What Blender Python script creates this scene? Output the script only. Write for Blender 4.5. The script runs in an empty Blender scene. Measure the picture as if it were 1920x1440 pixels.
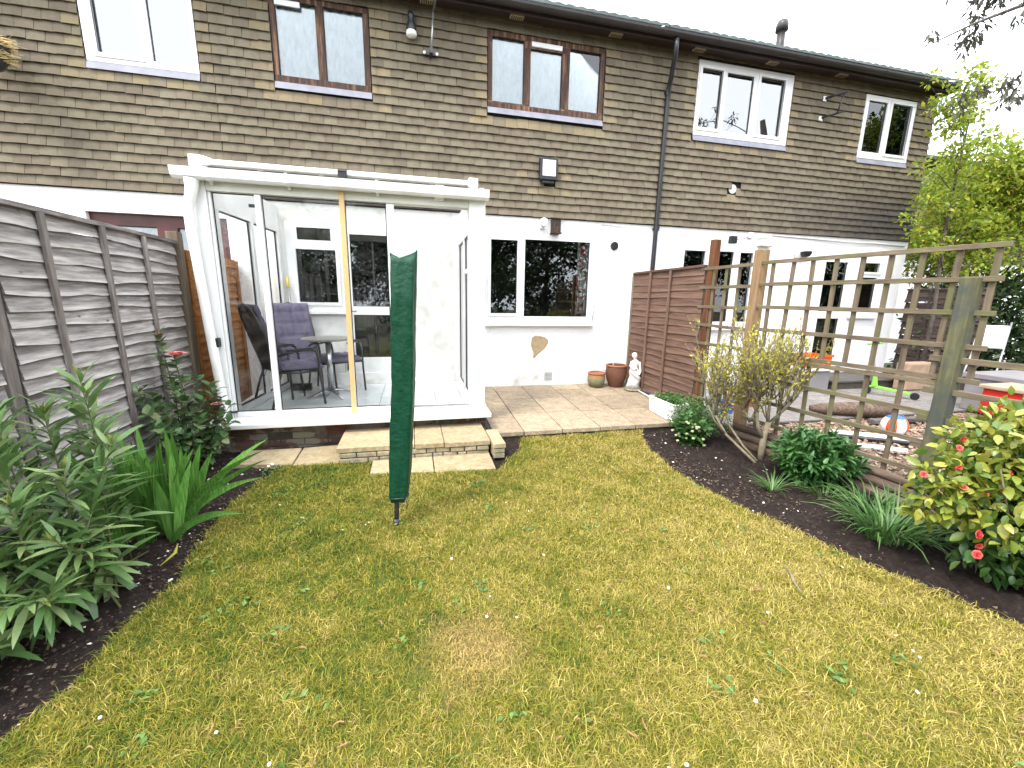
import bpy, math, random
import numpy as np
from mathutils import Vector, Matrix

random.seed(7)
rng = np.random.default_rng(11)
scene = bpy.context.scene
COL = scene.collection

# ------------------------------------------------------------------ camera
cam_d = bpy.data.cameras.new('camera')
cam = bpy.data.objects.new('camera', cam_d)
COL.objects.link(cam)
YAW, PITCH, ROLL = 0.2372, -0.2027, 0.0174
CP = np.array([-1.2544, -6.2248, 1.3225])
F_PX = 774.42
_fw = np.array([math.sin(YAW)*math.cos(PITCH), math.cos(YAW)*math.cos(PITCH), math.sin(PITCH)])
_rt = np.array([math.cos(YAW), -math.sin(YAW), 0.0])
_up = np.cross(_rt, _fw)
RT = math.cos(ROLL)*_rt + math.sin(ROLL)*_up
UP = -math.sin(ROLL)*_rt + math.cos(ROLL)*_up
cam.matrix_world = Matrix(((RT[0], UP[0], -_fw[0], CP[0]), (RT[1], UP[1], -_fw[1], CP[1]),
                           (RT[2], UP[2], -_fw[2], CP[2]), (0, 0, 0, 1)))
cam_d.sensor_width = 36.0
cam_d.lens = F_PX/1920*36.0
cam_d.clip_start = 0.05
cam_d.clip_end = 500.0
scene.camera = cam

# ------------------------------------------------------------------ sky, sun, exposure
SUN_EL, SUN_AZ = math.radians(58), math.radians(232)   # azimuth from +Y clockwise: behind the camera, from the left
world = bpy.data.worlds.new('World')
scene.world = world
world.use_nodes = True
wn, wl = world.node_tree.nodes, world.node_tree.links
wn.clear()
w_out = wn.new('ShaderNodeOutputWorld')
w_bg = wn.new('ShaderNodeBackground')
w_sky = wn.new('ShaderNodeTexSky')
w_sky.sky_type = 'NISHITA'
w_sky.sun_disc = False
w_sky.sun_elevation = SUN_EL
w_sky.sun_rotation = SUN_AZ
w_sky.dust_density = 4.0
w_mix = wn.new('ShaderNodeMixRGB')          # an even white cloud deck over the clear sky
w_mix.inputs['Fac'].default_value = 0.86
w_mix.inputs['Color2'].default_value = (9.3, 9.75, 10.4, 1)
wl.new(w_sky.outputs['Color'], w_mix.inputs['Color1'])
wl.new(w_mix.outputs['Color'], w_bg.inputs['Color'])
w_bg.inputs['Strength'].default_value = 0.12
wl.new(w_bg.outputs['Background'], w_out.inputs['Surface'])

sun_d = bpy.data.lights.new('sun', 'SUN')
sun_d.energy = 1.0
sun_d.angle = math.radians(14)
sun_d.color = (1.0, 0.96, 0.9)
sun = bpy.data.objects.new('sun', sun_d)
COL.objects.link(sun)
_sd = Vector((math.sin(SUN_AZ)*math.cos(SUN_EL), math.cos(SUN_AZ)*math.cos(SUN_EL), math.sin(SUN_EL)))
sun.rotation_euler = _sd.to_track_quat('Z', 'Y').to_euler()
sun.location = (-8, -12, 14)

scene.cycles.transparent_max_bounces = 24
scene.view_settings.view_transform = 'Standard'
scene.view_settings.look = 'None'
scene.view_settings.gamma = 1.0
scene.view_settings.use_curve_mapping = False
scene.view_settings.exposure = 1.95

# ------------------------------------------------------------------ helpers
ORG = {}
def thing(name, label, cat, loc=(0, 0, 0), group=None):
    o = bpy.data.objects.new(name, None)
    o.empty_display_size = 0.1
    COL.objects.link(o)
    o.location = loc
    o['label'] = label; o['category'] = cat
    if group: o['group'] = group
    ORG[o] = np.array(loc, float)
    return o
def tag(o, label=None, cat=None, group=None, kind=None):
    if label: o['label'] = label
    if cat: o['category'] = cat
    if group: o['group'] = group
    if kind: o['kind'] = kind
    return o
def local(t):
    """this thing is modelled round the world origin and moved afterwards"""
    ORG[t] = np.zeros(3); return t
def mesh_np(name, V, F):
    me = bpy.data.meshes.new(name)
    V = np.asarray(V, np.float32); F = np.asarray(F, np.int32)
    me.vertices.add(len(V)); me.vertices.foreach_set('co', V.ravel())
    k = F.shape[1]
    me.loops.add(F.size); me.loops.foreach_set('vertex_index', F.ravel())
    me.polygons.add(len(F))
    me.polygons.foreach_set('loop_start', np.arange(0, F.size, k, dtype=np.int32))
    try: me.polygons.foreach_set('loop_total', np.full(len(F), k, np.int32))
    except Exception: pass
    me.update(calc_edges=True)
    return me
def link(name, me, mat, parent=None, base=None, smooth=False, bevel=0.0, loc=None):
    o = bpy.data.objects.new(name, me)
    COL.objects.link(o)
    if mat is not None and len(me.materials) == 0:
        for m in (mat if isinstance(mat, (list, tuple)) else [mat]): me.materials.append(m)
    if smooth:
        me.polygons.foreach_set('use_smooth', np.ones(len(me.polygons), bool))
    if bevel:
        b = o.modifiers.new('bevel', 'BEVEL'); b.width = bevel; b.segments = 2; b.limit_method = 'ANGLE'
    if parent is not None:
        o.parent = parent
        ORG[o] = ORG[parent].copy() if loc is None else np.zeros(3)
    if loc is not None: o.location = loc
    return o

class MB:
    def __init__(self): self.v = []; self.f = []; self.mi = []
    def add(self, vs, fs, mi=0):
        n = len(self.v); self.v += [tuple(map(float, p)) for p in vs]
        self.f += [tuple(i+n for i in f) for f in fs]; self.mi += [mi]*len(fs)
        return self
    def box(self, x0, x1, y0, y1, z0, z1, mi=0):
        if x0 > x1: x0, x1 = x1, x0
        if y0 > y1: y0, y1 = y1, y0
        if z0 > z1: z0, z1 = z1, z0
        return self.add([(x0,y0,z0),(x1,y0,z0),(x1,y1,z0),(x0,y1,z0),(x0,y0,z1),(x1,y0,z1),(x1,y1,z1),(x0,y1,z1)],
                        [(0,3,2,1),(4,5,6,7),(0,1,5,4),(1,2,6,5),(2,3,7,6),(3,0,4,7)], mi)
    def bar(self, p0, p1, w, h, up=(0, 0, 1), mi=0):
        """rectangular bar p0..p1; h along `up`, w across"""
        p0 = np.array(p0, float); p1 = np.array(p1, float); d = p1-p0; d /= np.linalg.norm(d)
        s = np.cross(d, up); s /= np.linalg.norm(s); u = np.cross(s, d)
        c = []
        for p in (p0, p1):
            for a, b in ((-1,-1),(1,-1),(1,1),(-1,1)): c.append(p+s*a*w/2+u*b*h/2)
        return self.add(c, [(3,2,1,0),(4,5,6,7),(0,1,5,4),(1,2,6,5),(2,3,7,6),(3,0,4,7)], mi)
    def tube(self, pts, r, n=8, cap=True, mi=0, flat=1.0):
        pts = [np.array(p, float) for p in pts]
        rs = [r]*len(pts) if np.isscalar(r) else list(r)
        t0 = pts[1]-pts[0]; t0 /= np.linalg.norm(t0)
        a = np.array((0, 0, 1.)) if abs(t0[2]) < .9 else np.array((1., 0, 0))
        s = np.cross(t0, a); s /= np.linalg.norm(s)
        vs = []
        for i, p in enumerate(pts):
            t = pts[min(i+1, len(pts)-1)]-pts[max(i-1, 0)]; t /= (np.linalg.norm(t)+1e-12)
            s = s-t*np.dot(s, t); s /= (np.linalg.norm(s)+1e-12); u = np.cross(t, s)
            for k in range(n):
                an = 2*math.pi*k/n
                vs.append(p+rs[i]*(math.cos(an)*s+flat*math.sin(an)*u))
        fs = [(i*n+k, i*n+(k+1) % n, (i+1)*n+(k+1) % n, (i+1)*n+k) for i in range(len(pts)-1) for k in range(n)]
        if cap:
            fs.append(tuple(range(n-1, -1, -1))); fs.append(tuple((len(pts)-1)*n+k for k in range(n)))
        return self.add(vs, fs, mi)
    def lathe(self, prof, c=(0, 0, 0), n=24, mi=0):
        vs = [(c[0]+r*math.cos(2*math.pi*k/n), c[1]+r*math.sin(2*math.pi*k/n), c[2]+z) for r, z in prof for k in range(n)]
        fs = [(i*n+k, i*n+(k+1) % n, (i+1)*n+(k+1) % n, (i+1)*n+k) for i in range(len(prof)-1) for k in range(n)]
        return self.add(vs, fs, mi)
    def prism(self, poly, fn, a, b, mi=0):
        """poly of (s,t) swept from a to b; fn(s,t,w) -> xyz"""
        n = len(poly)
        vs = [fn(s, t, a) for s, t in poly]+[fn(s, t, b) for s, t in poly]
        fs = [tuple(range(n-1, -1, -1)), tuple(range(n, 2*n))]
        fs += [(i, (i+1) % n, n+(i+1) % n, n+i) for i in range(n)]
        return self.add(vs, fs, mi)
    def build(self, name, mat, parent=None, smooth=False, bevel=0.0, base=None):
        V = np.array(self.v, np.float64)
        loc = None
        if parent is not None: off = ORG[parent]
        else:
            off = np.array(base, float) if base is not None else np.array([(V[:,0].min()+V[:,0].max())/2, (V[:,1].min()+V[:,1].max())/2, V[:,2].min()])
        me = bpy.data.meshes.new(name)
        me.from_pydata((V-off).tolist(), [], self.f)
        if isinstance(mat, (list, tuple)):
            for m in mat: me.materials.append(m)
            me.polygons.foreach_set('material_index', np.array(self.mi, np.int32))
        me.update()
        o = link(name, me, mat, parent, smooth=smooth, bevel=bevel)
        if parent is None:
            o.location = off; ORG[o] = off
        return o

def single(o, label, cat, group=None): return tag(o, label, cat, group)
def struct(o): o['kind'] = 'structure'; return o

def copy_tree(o, parent=None):
    c = o.copy(); COL.objects.link(c)
    if parent is not None: c.parent = parent
    for ch in list(o.children): copy_tree(ch, c)
    return c

# frames for scattered leaves -------------------------------------------------
def norm(a): return a/(np.linalg.norm(a, axis=-1, keepdims=True)+1e-12)
def frames(d, nrm):
    """columns: side, along, normal"""
    d = norm(d); s = norm(np.cross(d, nrm)); n = np.cross(s, d)
    return np.stack([s, d, n], axis=-1)
def scatter(name, mat, parent, tv, tf, pos, fr, sc, base=None, smooth=True, kind=None, single=0):
    """scattered leaves; the `single` ones that show largest become leaf objects of their own"""
    tv = np.asarray(tv, float); tf = np.asarray(tf, int)
    sc = np.asarray(sc, float); pos = np.asarray(pos, float)
    if single:
        dd = pos-CP; w = dd@_fw; px = 960+F_PX*(dd@RT)/w; py = 720-F_PX*(dd@UP)/w
        vis = (w > 0) & (px > 0) & (px < 1920) & (py > 0) & (py < 1440)
        order = np.argsort(np.where(vis, np.linalg.norm(dd, axis=1), 1e6)); pick = order[:min(single, int(vis.sum()))]
        me = mesh_np('leaf', tv, tf); me.materials.append(mat); me.polygons.foreach_set('use_smooth', np.ones(len(me.polygons), bool))
        o0 = ORG[parent]
        for i in pick:
            o = bpy.data.objects.new('leaf', me); COL.objects.link(o); o.parent = parent
            M_ = fr[i]*float(sc[i] if np.ndim(sc[i]) == 0 else sc[i][0]); p_ = pos[i]-o0
            o.matrix_local = Matrix(((M_[0, 0], M_[0, 1], M_[0, 2], p_[0]), (M_[1, 0], M_[1, 1], M_[1, 2], p_[1]), (M_[2, 0], M_[2, 1], M_[2, 2], p_[2]), (0, 0, 0, 1)))
        keep = np.ones(len(pos), bool); keep[pick] = False
        pos, fr, sc = pos[keep], fr[keep], sc[keep]
        if len(pos) == 0: return None
    if sc.ndim == 1: sc = np.repeat(sc[:, None], 3, 1)
    L = tv[None]*sc[:, None, :]
    V = np.einsum('nij,nkj->nki', fr, L)+np.asarray(pos)[:, None, :]
    N = len(pos); K = len(tv)
    F = (tf[None]+(np.arange(N)*K)[:, None, None]).reshape(-1, tf.shape[1])
    V = V.reshape(-1, 3)
    off = ORG[parent] if parent is not None else np.array(base, float)
    me = mesh_np(name, V-off, F)
    o = link(name, me, mat, parent, smooth=smooth)
    if parent is None: o.location = off; ORG[o] = off
    if kind: o['kind'] = kind
    return o
def leaf_tpl(w=.5, stations=(0, .3, .65, 1), widths=(.12, 1, .75, .04), droop=.25, fold=.25):
    """leaf of length 1 along +y with a midrib; returns verts, quads"""
    v = []
    for s, k in zip(stations, widths):
        z = -droop*s*s
        v += [(-w/2*k, s, z+fold*w/2*k), (0, s, z), (w/2*k, s, z+fold*w/2*k)]
    f = []
    for i in range(len(stations)-1):
        a = i*3; f += [(a, a+1, a+4, a+3), (a+1, a+2, a+5, a+4)]
    return np.array(v), np.array(f)
LEAF4 = (np.array([(0, 0, 0), (-.3, .5, .08), (0, 1, -.08), (.3, .5, .08)]), np.array([(0, 3, 2), (0, 2, 1)]))
LEAF_S = leaf_tpl(.55, (0, .45, 1), (.1, 1, .05), .15, .25)
LEAF_L = leaf_tpl(.2, (0, .2, .5, .8, 1), (.25, .85, 1, .6, .03), .35, .3)
def rand_dirs(n, up=.0):
    d = rng.normal(size=(n, 3)); d[:, 2] += up; return norm(d)
def clump(name, mat, parent, centres, radii, per, size, tpl=LEAF_S, up=.3, outward=.7, base=None, shell=.55, flat=1.0, kind=None, droop=0.0, single=0):
    """leaves spread through several ellipsoid puffs"""
    P, D = [], []
    for c, r in zip(centres, radii):
        n = int(per*r*r) if per < 1e6 else per
        d = rand_dirs(n); q = (shell+(1-shell)*rng.random(n)**.5)*r*(1+.18*rng.normal(size=n))
        p = np.array(c)+d*q[:, None]*np.array((1, 1, flat))
        P.append(p); D.append(norm(d*outward+rng.normal(size=(n, 3))*.6+np.array((0, 0, -droop))))
    P = np.concatenate(P); D = np.concatenate(D)
    nr = norm(rng.normal(size=P.shape)*.5+np.array((0, 0, 1.0)))
    sc = size*(.65+.7*rng.random(len(P)))
    return scatter(name, mat, parent, tpl[0], tpl[1], P, frames(D, nr), sc, base=base, kind=kind, single=single)

# ------------------------------------------------------------------ materials
def new_mat(name):
    m = bpy.data.materials.new(name); m.use_nodes = True
    nt = m.node_tree; nt.nodes.clear()
    return m, nt.nodes, nt.links
def N(nodes, t, **kw):
    n = nodes.new(t)
    for k, v in kw.items(): setattr(n, k, v)
    return n
def rgba(c): return (c[0], c[1], c[2], 1)
def ramp(nodes, pts):
    r = nodes.new('ShaderNodeValToRGB'); e = r.color_ramp.elements
    while len(e) < len(pts): e.new(.5)
    for i, (p, c) in enumerate(pts):
        e[i].position = p; e[i].color = rgba(c) if len(c) == 3 else c
    return r
def coords(nodes, links, stretch=(1, 1, 1)):
    g = nodes.new('ShaderNodeNewGeometry'); mp = nodes.new('ShaderNodeMapping')
    mp.inputs['Scale'].default_value = stretch
    links.new(g.outputs['Position'], mp.inputs['Vector'])
    return mp.outputs['Vector'], g
def noise(nodes, links, vec, scale, detail=4, rough=.55):
    n = nodes.new('ShaderNodeTexNoise'); n.inputs['Scale'].default_value = scale
    n.inputs['Detail'].default_value = detail; n.inputs['Roughness'].default_value = rough
    links.new(vec, n.inputs['Vector']); return n.outputs['Fac']
def mixc(nodes, links, fac, a, b, mode='MIX'):
    m = nodes.new('ShaderNodeMixRGB'); m.blend_type = mode
    for inp, x in (('Fac', fac), ('Color1', a), ('Color2', b)):
        if hasattr(x, 'links'): links.new(x, m.inputs[inp])
        elif isinstance(x, (int, float)): m.inputs[inp].default_value = x
        else: m.inputs[inp].default_value = rgba(x)
    return m.outputs['Color']
def mathn(nodes, links, op, a, b=0.0, c=0.0):
    m = nodes.new('ShaderNodeMath'); m.operation = op
    for i, x in enumerate((a, b, c)):
        if hasattr(x, 'links'): links.new(x, m.inputs[i])
        else: m.inputs[i].default_value = x
    return m.outputs[0]
def finish(m, nodes, links, color, rough=.7, bump=None, bstr=.3, bdist=.01, metallic=0.0, spec=.4, trans=0.0, tcol=None, sheen=0.0):
    p = nodes.new('ShaderNodeBsdfPrincipled'); o = nodes.new('ShaderNodeOutputMaterial')
    if hasattr(color, 'links'): links.new(color, p.inputs['Base Color'])
    else: p.inputs['Base Color'].default_value = rgba(color)
    if hasattr(rough, 'links'): links.new(rough, p.inputs['Roughness'])
    else: p.inputs['Roughness'].default_value = rough
    p.inputs['Metallic'].default_value = metallic
    p.inputs['Specular IOR Level'].default_value = spec
    if sheen: p.inputs['Sheen Weight'].default_value = sheen
    if bump is not None:
        b = nodes.new('ShaderNodeBump'); b.inputs['Strength'].default_value = bstr; b.inputs['Distance'].default_value = bdist
        links.new(bump, b.inputs['Height']); links.new(b.outputs['Normal'], p.inputs['Normal'])
    if trans > 0:
        t = nodes.new('ShaderNodeBsdfTranslucent'); mx = nodes.new('ShaderNodeMixShader'); mx.inputs[0].default_value = trans
        c = tcol if tcol is not None else color
        if hasattr(c, 'links'): links.new(c, t.inputs['Color'])
        else: t.inputs['Color'].default_value = rgba(c)
        links.new(p.outputs[0], mx.inputs[1]); links.new(t.outputs[0], mx.inputs[2]); links.new(mx.outputs[0], o.inputs['Surface'])
    else: links.new(p.outputs[0], o.inputs['Surface'])
    return m
def rnd_value(nodes, links):
    """one random number for each separate piece, whether it is an object or an island of a joined mesh"""
    g = nodes.new('ShaderNodeNewGeometry'); oi = nodes.new('ShaderNodeObjectInfo')
    return mathn(nodes, links, 'FRACT', mathn(nodes, links, 'ADD', g.outputs['Random Per Island'], oi.outputs['Random']))
def plain(name, c, rough=.5, c2=None, nscale=6, bump=0.0, bscale=60, metallic=0.0, spec=.4, stretch=(1, 1, 1), lo=.35, hi=.65, piece=0.0, bdist=.004):
    m, n, l = new_mat(name)
    vec, g = coords(n, l, stretch)
    if c2 is not None:
        f = noise(n, l, vec, nscale, 5, .6)
        r = ramp(n, [(lo, c), (hi, c2)]); l.new(f, r.inputs['Fac']); col = r.outputs['Color']
    else: col = c
    if piece:
        rv = rnd_value(n, l)
        h = n.new('ShaderNodeHueSaturation')
        l.new(mathn(n, l, 'MULTIPLY_ADD', rv, piece, 1-piece/2), h.inputs['Value'])
        if hasattr(col, 'links'): l.new(col, h.inputs['Color'])
        else: h.inputs['Color'].default_value = rgba(col)
        col = h.outputs['Color']
    b = noise(n, l, vec, bscale, 4, .6) if bump else None
    return finish(m, n, l, col, rough, b, bump, bdist, metallic, spec)
def wood(name, c1, c2, c3, axis='y', rough=.85, scale=3.0, knots=True, green=None, piece=.35, bleach=None):
    m, n, l = new_mat(name)
    st = {'x': (1, 12, 12), 'y': (12, 1, 12), 'z': (12, 12, 1)}[axis]
    g = n.new('ShaderNodeNewGeometry'); rv0 = rnd_value(n, l); cx = n.new('ShaderNodeCombineXYZ')
    for k_, q_ in enumerate((37.0, 53.0, 71.0)): l.new(mathn(n, l, 'MULTIPLY', rv0, q_), cx.inputs[k_])
    ad_ = n.new('ShaderNodeVectorMath'); ad_.operation = 'ADD'; l.new(g.outputs['Position'], ad_.inputs[0]); l.new(cx.outputs[0], ad_.inputs[1])
    mp_ = n.new('ShaderNodeMapping'); mp_.inputs['Scale'].default_value = st; l.new(ad_.outputs[0], mp_.inputs['Vector']); vec = mp_.outputs['Vector']
    f1 = noise(n, l, vec, scale, 6, .65); f2 = noise(n, l, coords(n, l)[0], 1.7, 3, .6)
    r = ramp(n, [(.3, c1), (.5, c2), (.7, c3)]); l.new(f1, r.inputs['Fac'])
    rv = rnd_value(n, l)
    h = n.new('ShaderNodeHueSaturation')
    l.new(mathn(n, l, 'ADD', mathn(n, l, 'MULTIPLY_ADD', rv, piece, .62), mathn(n, l, 'MULTIPLY', f2, .45)), h.inputs['Value'])
    l.new(r.outputs['Color'], h.inputs['Color'])
    col = h.outputs['Color']
    if green is not None:
        gf = noise(n, l, coords(n, l)[0], 4.0, 5, .65)
        rr = ramp(n, [(.46, (0, 0, 0)), (.62, (1, 1, 1))]); l.new(gf, rr.inputs['Fac'])
        col = mixc(n, l, mathn(n, l, 'MULTIPLY', rr.outputs['Color'], .75), col, green)
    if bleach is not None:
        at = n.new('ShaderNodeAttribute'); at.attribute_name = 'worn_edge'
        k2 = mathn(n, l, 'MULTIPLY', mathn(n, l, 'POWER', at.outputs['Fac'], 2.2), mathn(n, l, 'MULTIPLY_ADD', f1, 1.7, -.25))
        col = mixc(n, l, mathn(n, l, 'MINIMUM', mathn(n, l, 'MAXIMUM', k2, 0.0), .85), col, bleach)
        kn = n.new('ShaderNodeTexVoronoi'); kn.inputs['Scale'].default_value = 3.2; l.new(coords(n, l, (1, 1, 2.2))[0], kn.inputs['Vector'])
        kr = ramp(n, [(.035, (1, 1, 1)), (.075, (0, 0, 0))]); l.new(kn.outputs['Distance'], kr.inputs['Fac'])
        col = mixc(n, l, mathn(n, l, 'MULTIPLY', kr.outputs['Color'], .75), col, (.035, .025, .02))
    return finish(m, n, l, col, rough, f1, .35, .004, spec=.25)
def leafm(name, c1, c2, c3=None, rough=.45, trans=.25, spec=.4, hv=.5):
    m, n, l = new_mat(name)
    g = n.new('ShaderNodeNewGeometry')
    pts = [(0.0, c1), (1.0, c2)] if c3 is None else [(0.0, c1), (.6, c2), (1.0, c3)]
    r = ramp(n, pts); l.new(rnd_value(n, l), r.inputs['Fac'])
    vec, _ = coords(n, l)
    f = noise(n, l, vec, 40, 3)
    h = n.new('ShaderNodeHueSaturation'); l.new(mathn(n, l, 'MULTIPLY_ADD', f, hv, 1-hv/2), h.inputs['Value']); l.new(r.outputs['Color'], h.inputs['Color'])
    return finish(m, n, l, h.outputs['Color'], rough, spec=spec, trans=trans)
def glassm(name, ior=1.5, tint=(1, 1, 1), rough=0.0, dirt=0.0):
    m, n, l = new_mat(name)
    fr = n.new('ShaderNodeFresnel'); fr.inputs['IOR'].default_value = ior
    t = n.new('ShaderNodeBsdfTransparent'); t.inputs['Color'].default_value = rgba(tint)
    g = n.new('ShaderNodeBsdfGlossy'); g.inputs['Roughness'].default_value = rough
    vec, _ = coords(n, l)
    nz = noise(n, l, vec, 1.3, 2)
    b = n.new('ShaderNodeBump'); b.inputs['Strength'].default_value = .05; b.inputs['Distance'].default_value = .02
    l.new(nz, b.inputs['Height']); l.new(b.outputs['Normal'], g.inputs['Normal'])
    mx = n.new('ShaderNodeMixShader'); o = n.new('ShaderNodeOutputMaterial')
    l.new(fr.outputs[0], mx.inputs[0]); l.new(t.outputs[0], mx.inputs[1]); l.new(g.outputs[0], mx.inputs[2])
    out = mx.outputs[0]
    if dirt:
        d = n.new('ShaderNodeBsdfDiffuse'); d.inputs['Color'].default_value = (.75, .76, .74, 1)
        f = noise(n, l, vec, 9, 5, .7); rr = ramp(n, [(.45, (0, 0, 0)), (.8, (dirt, dirt, dirt))]); l.new(f, rr.inputs['Fac'])
        m2 = n.new('ShaderNodeMixShader'); l.new(rr.outputs['Color'], m2.inputs[0]); l.new(out, m2.inputs[1]); l.new(d.outputs[0], m2.inputs[2]); out = m2.outputs[0]
    l.new(out, o.inputs['Surface'])
    return m

def tile_mat(name, a, b, c):
    m, n, l = new_mat(name)
    rv = rnd_value(n, l)
    r = ramp(n, [(0, a), (.45, b), (1, c)]); l.new(rv, r.inputs['Fac'])
    vec, _ = coords(n, l)
    big = noise(n, l, vec, .9, 3); fine = noise(n, l, vec, 28, 5, .7)
    h = n.new('ShaderNodeHueSaturation')
    streak = noise(n, l, coords(n, l, (5, 5, .4))[0], 1.7, 4, .6)
    v = mathn(n, l, 'ADD', mathn(n, l, 'MULTIPLY_ADD', big, .42, .36), mathn(n, l, 'MULTIPLY_ADD', fine, .42, mathn(n, l, 'MULTIPLY', streak, .46)))
    l.new(v, h.inputs['Value']); l.new(r.outputs['Color'], h.inputs['Color'])
    col = h.outputs['Color']
    moss = ramp(n, [(.55, (0, 0, 0)), (.7, (1, 1, 1))]); l.new(noise(n, l, vec, 2.3, 5, .7), moss.inputs['Fac'])
    col = mixc(n, l, mathn(n, l, 'MULTIPLY', moss.outputs['Color'], .3), col, (.16, .15, .09))
    # sooty weathering low down at the far right end of the terrace
    sx = n.new('ShaderNodeSeparateXYZ'); l.new(vec, sx.inputs[0])
    fx = n.new('ShaderNodeMapRange'); fx.inputs['From Min'].default_value = 4.3; fx.inputs['From Max'].default_value = 6.8; l.new(sx.outputs['X'], fx.inputs['Value'])
    fz = n.new('ShaderNodeMapRange'); fz.inputs['From Min'].default_value = 3.6; fz.inputs['From Max'].default_value = 2.8; l.new(sx.outputs['Z'], fz.inputs['Value'])
    st = mathn(n, l, 'MULTIPLY', mathn(n, l, 'MULTIPLY', fx.outputs[0], fz.outputs[0]), mathn(n, l, 'MULTIPLY_ADD', big, .8, .35))
    col = mixc(n, l, mathn(n, l, 'MINIMUM', st, .75), col, (.035, .033, .036))
    return finish(m, n, l, col, .9, fine, .4, .004, spec=.2)

MT = {}
MT['tile'] = tile_mat('clay_tile', (.124, .101, .073), (.145, .120, .085), (.162, .139, .097))
MT['tile_y'] = tile_mat('new_clay_tile', (.185, .153, .093), (.208, .165, .10), (.175, .143, .096))
MT['felt'] = plain('roofing_felt', (.03, .028, .027), .9)
def render_mat():
    m, n, l = new_mat('white_roughcast')
    vec, _ = coords(n, l)
    peb = n.new('ShaderNodeTexVoronoi'); peb.inputs['Scale'].default_value = 75; l.new(vec, peb.inputs['Vector'])
    nz = noise(n, l, vec, 32, 5, .7)
    hgt = mathn(n, l, 'ADD', peb.outputs['Distance'], nz)
    r = ramp(n, [(.28, (.64, .63, .63)), (.45, (.80, .795, .80))]); l.new(nz, r.inputs['Fac'])
    st = ramp(n, [(.6, (0, 0, 0)), (.75, (1, 1, 1))]); l.new(noise(n, l, vec, 1.6, 6, .7), st.inputs['Fac'])
    col = mixc(n, l, mathn(n, l, 'MULTIPLY', st.outputs['Color'], .25), r.outputs['Color'], (.5, .5, .48))
    return finish(m, n, l, col, .85, hgt, .35, .008, spec=.3)
MT['render'] = render_mat()
MT['plinth'] = plain('painted_plinth', (.76, .75, .74), .7, (.5, .48, .44), 5, .3, 40, lo=.5, hi=.75)
MT['smooth_render'] = plain('painted_plaster', (.70, .695, .67), .7, (.52, .51, .46), 4, .25, 50, lo=.5, hi=.75)
MT['upvc'] = plain('white_plastic_frame', (.76, .76, .76), .32, (.66, .66, .65), 3, lo=.5, hi=.8, spec=.5)
MT['oldwhite'] = plain('aged_white_plastic', (.78, .78, .76), .42, (.6, .6, .52), 4, lo=.5, hi=.75, spec=.4)
MT['cream'] = plain('cream_fascia', (.62, .61, .54), .5, (.5, .5, .42), 3, spec=.35)
MT['brownframe'] = wood('weathered_brown_paint', (.035, .02, .016), (.07, .04, .028), (.30, .16, .09), 'z', .7, 2.2, piece=.2)
MT['maroon'] = plain('maroon_frame', (.09, .022, .018), .45, (.05, .014, .012), 4)
MT['glass'] = glassm('window_glass', 1.8, (.86, .9, .9))
MT['glass_up'] = glassm('sky_reflecting_glass', 3.4, (.9, .93, .94))
MT['glass_thin'] = glassm('conservatory_glass', 1.45, (.97, .985, .98), dirt=.05)
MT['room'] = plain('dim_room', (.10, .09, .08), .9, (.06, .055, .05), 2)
MT['lead'] = plain('lead_flashing', (.19, .19, .225), .6, (.25, .25, .29), 6, .2, 20)
MT['black'] = plain('black_plastic', (.012, .012, .014), .38, (.02, .02, .022), 8)
MT['gutter'] = plain('dark_brown_gutter', (.022, .018, .018), .42, (.035, .028, .026), 3)
MT['soffit'] = plain('dark_brown_soffit', (.045, .028, .026), .55, (.03, .022, .022), 5)
MT['vent'] = plain('buff_vent', (.42, .35, .22), .6)
def lace_mat(name, c, c2, sc):
    m, n, l = new_mat(name)
    vec, _ = coords(n, l, (sc, sc, 1.2))
    f = noise(n, l, vec, 6, 5, .7)
    r = ramp(n, [(.35, c), (.62, c2)]); l.new(f, r.inputs['Fac'])
    return finish(m, n, l, r.outputs['Color'], .9, f, .25, .006, trans=.08)
MT['lace'] = lace_mat('net_curtain', (.70, .72, .77), (.93, .94, .97), 3)
MT['bright_backing'] = lace_mat('bright_pane_backing', (.86, .88, .92), (.92, .94, .97), 1)  # white sheet added behind panes, standing in for bright sky reflection
MT['roof'] = plain('grey_green_roof_tile', (.06, .075, .075), .75, (.10, .12, .11), 5, .3, 40, piece=.3)
def stone_mat(name, a, b, c, dark):
    m, n, l = new_mat(name)
    vec, _ = coords(n, l)
    f = noise(n, l, vec, 9, 7, .7); f2 = noise(n, l, coords(n, l, (1, 2.4, 1))[0], 24, 6, .75)
    r = ramp(n, [(.3, a), (.5, b), (.72, c)]); l.new(f, r.inputs['Fac'])
    st = ramp(n, [(.47, (1, 1, 1)), (.6, (0, 0, 0))]); l.new(f2, st.inputs['Fac'])
    col = mixc(n, l, mathn(n, l, 'MULTIPLY', st.outputs['Color'], .42), r.outputs['Color'], dark)
    rv = rnd_value(n, l); h = n.new('ShaderNodeHueSaturation')
    l.new(mathn(n, l, 'MULTIPLY_ADD', rv, .3, .85), h.inputs['Value']); l.new(col, h.inputs['Color'])
    return finish(m, n, l, h.outputs['Color'], .88, f2, .45, .006, spec=.25)
MT['slab'] = stone_mat('buff_paving_stone', (.25, .19, .13), (.37, .295, .20), (.46, .38, .27), (.11, .075, .055))
MT['step'] = stone_mat('sandstone_step', (.28, .22, .125), (.39, .315, .19), (.46, .385, .255), (.15, .105, .055))
MT['stepbrick'] = stone_mat('reconstituted_walling', (.27, .23, .15), (.38, .33, .22), (.45, .40, .28), (.09, .07, .045))
MT['greyslab'] = stone_mat('grey_paving', (.17, .155, .15), (.24, .22, .20), (.30, .28, .26), (.08, .07, .065))
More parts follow.
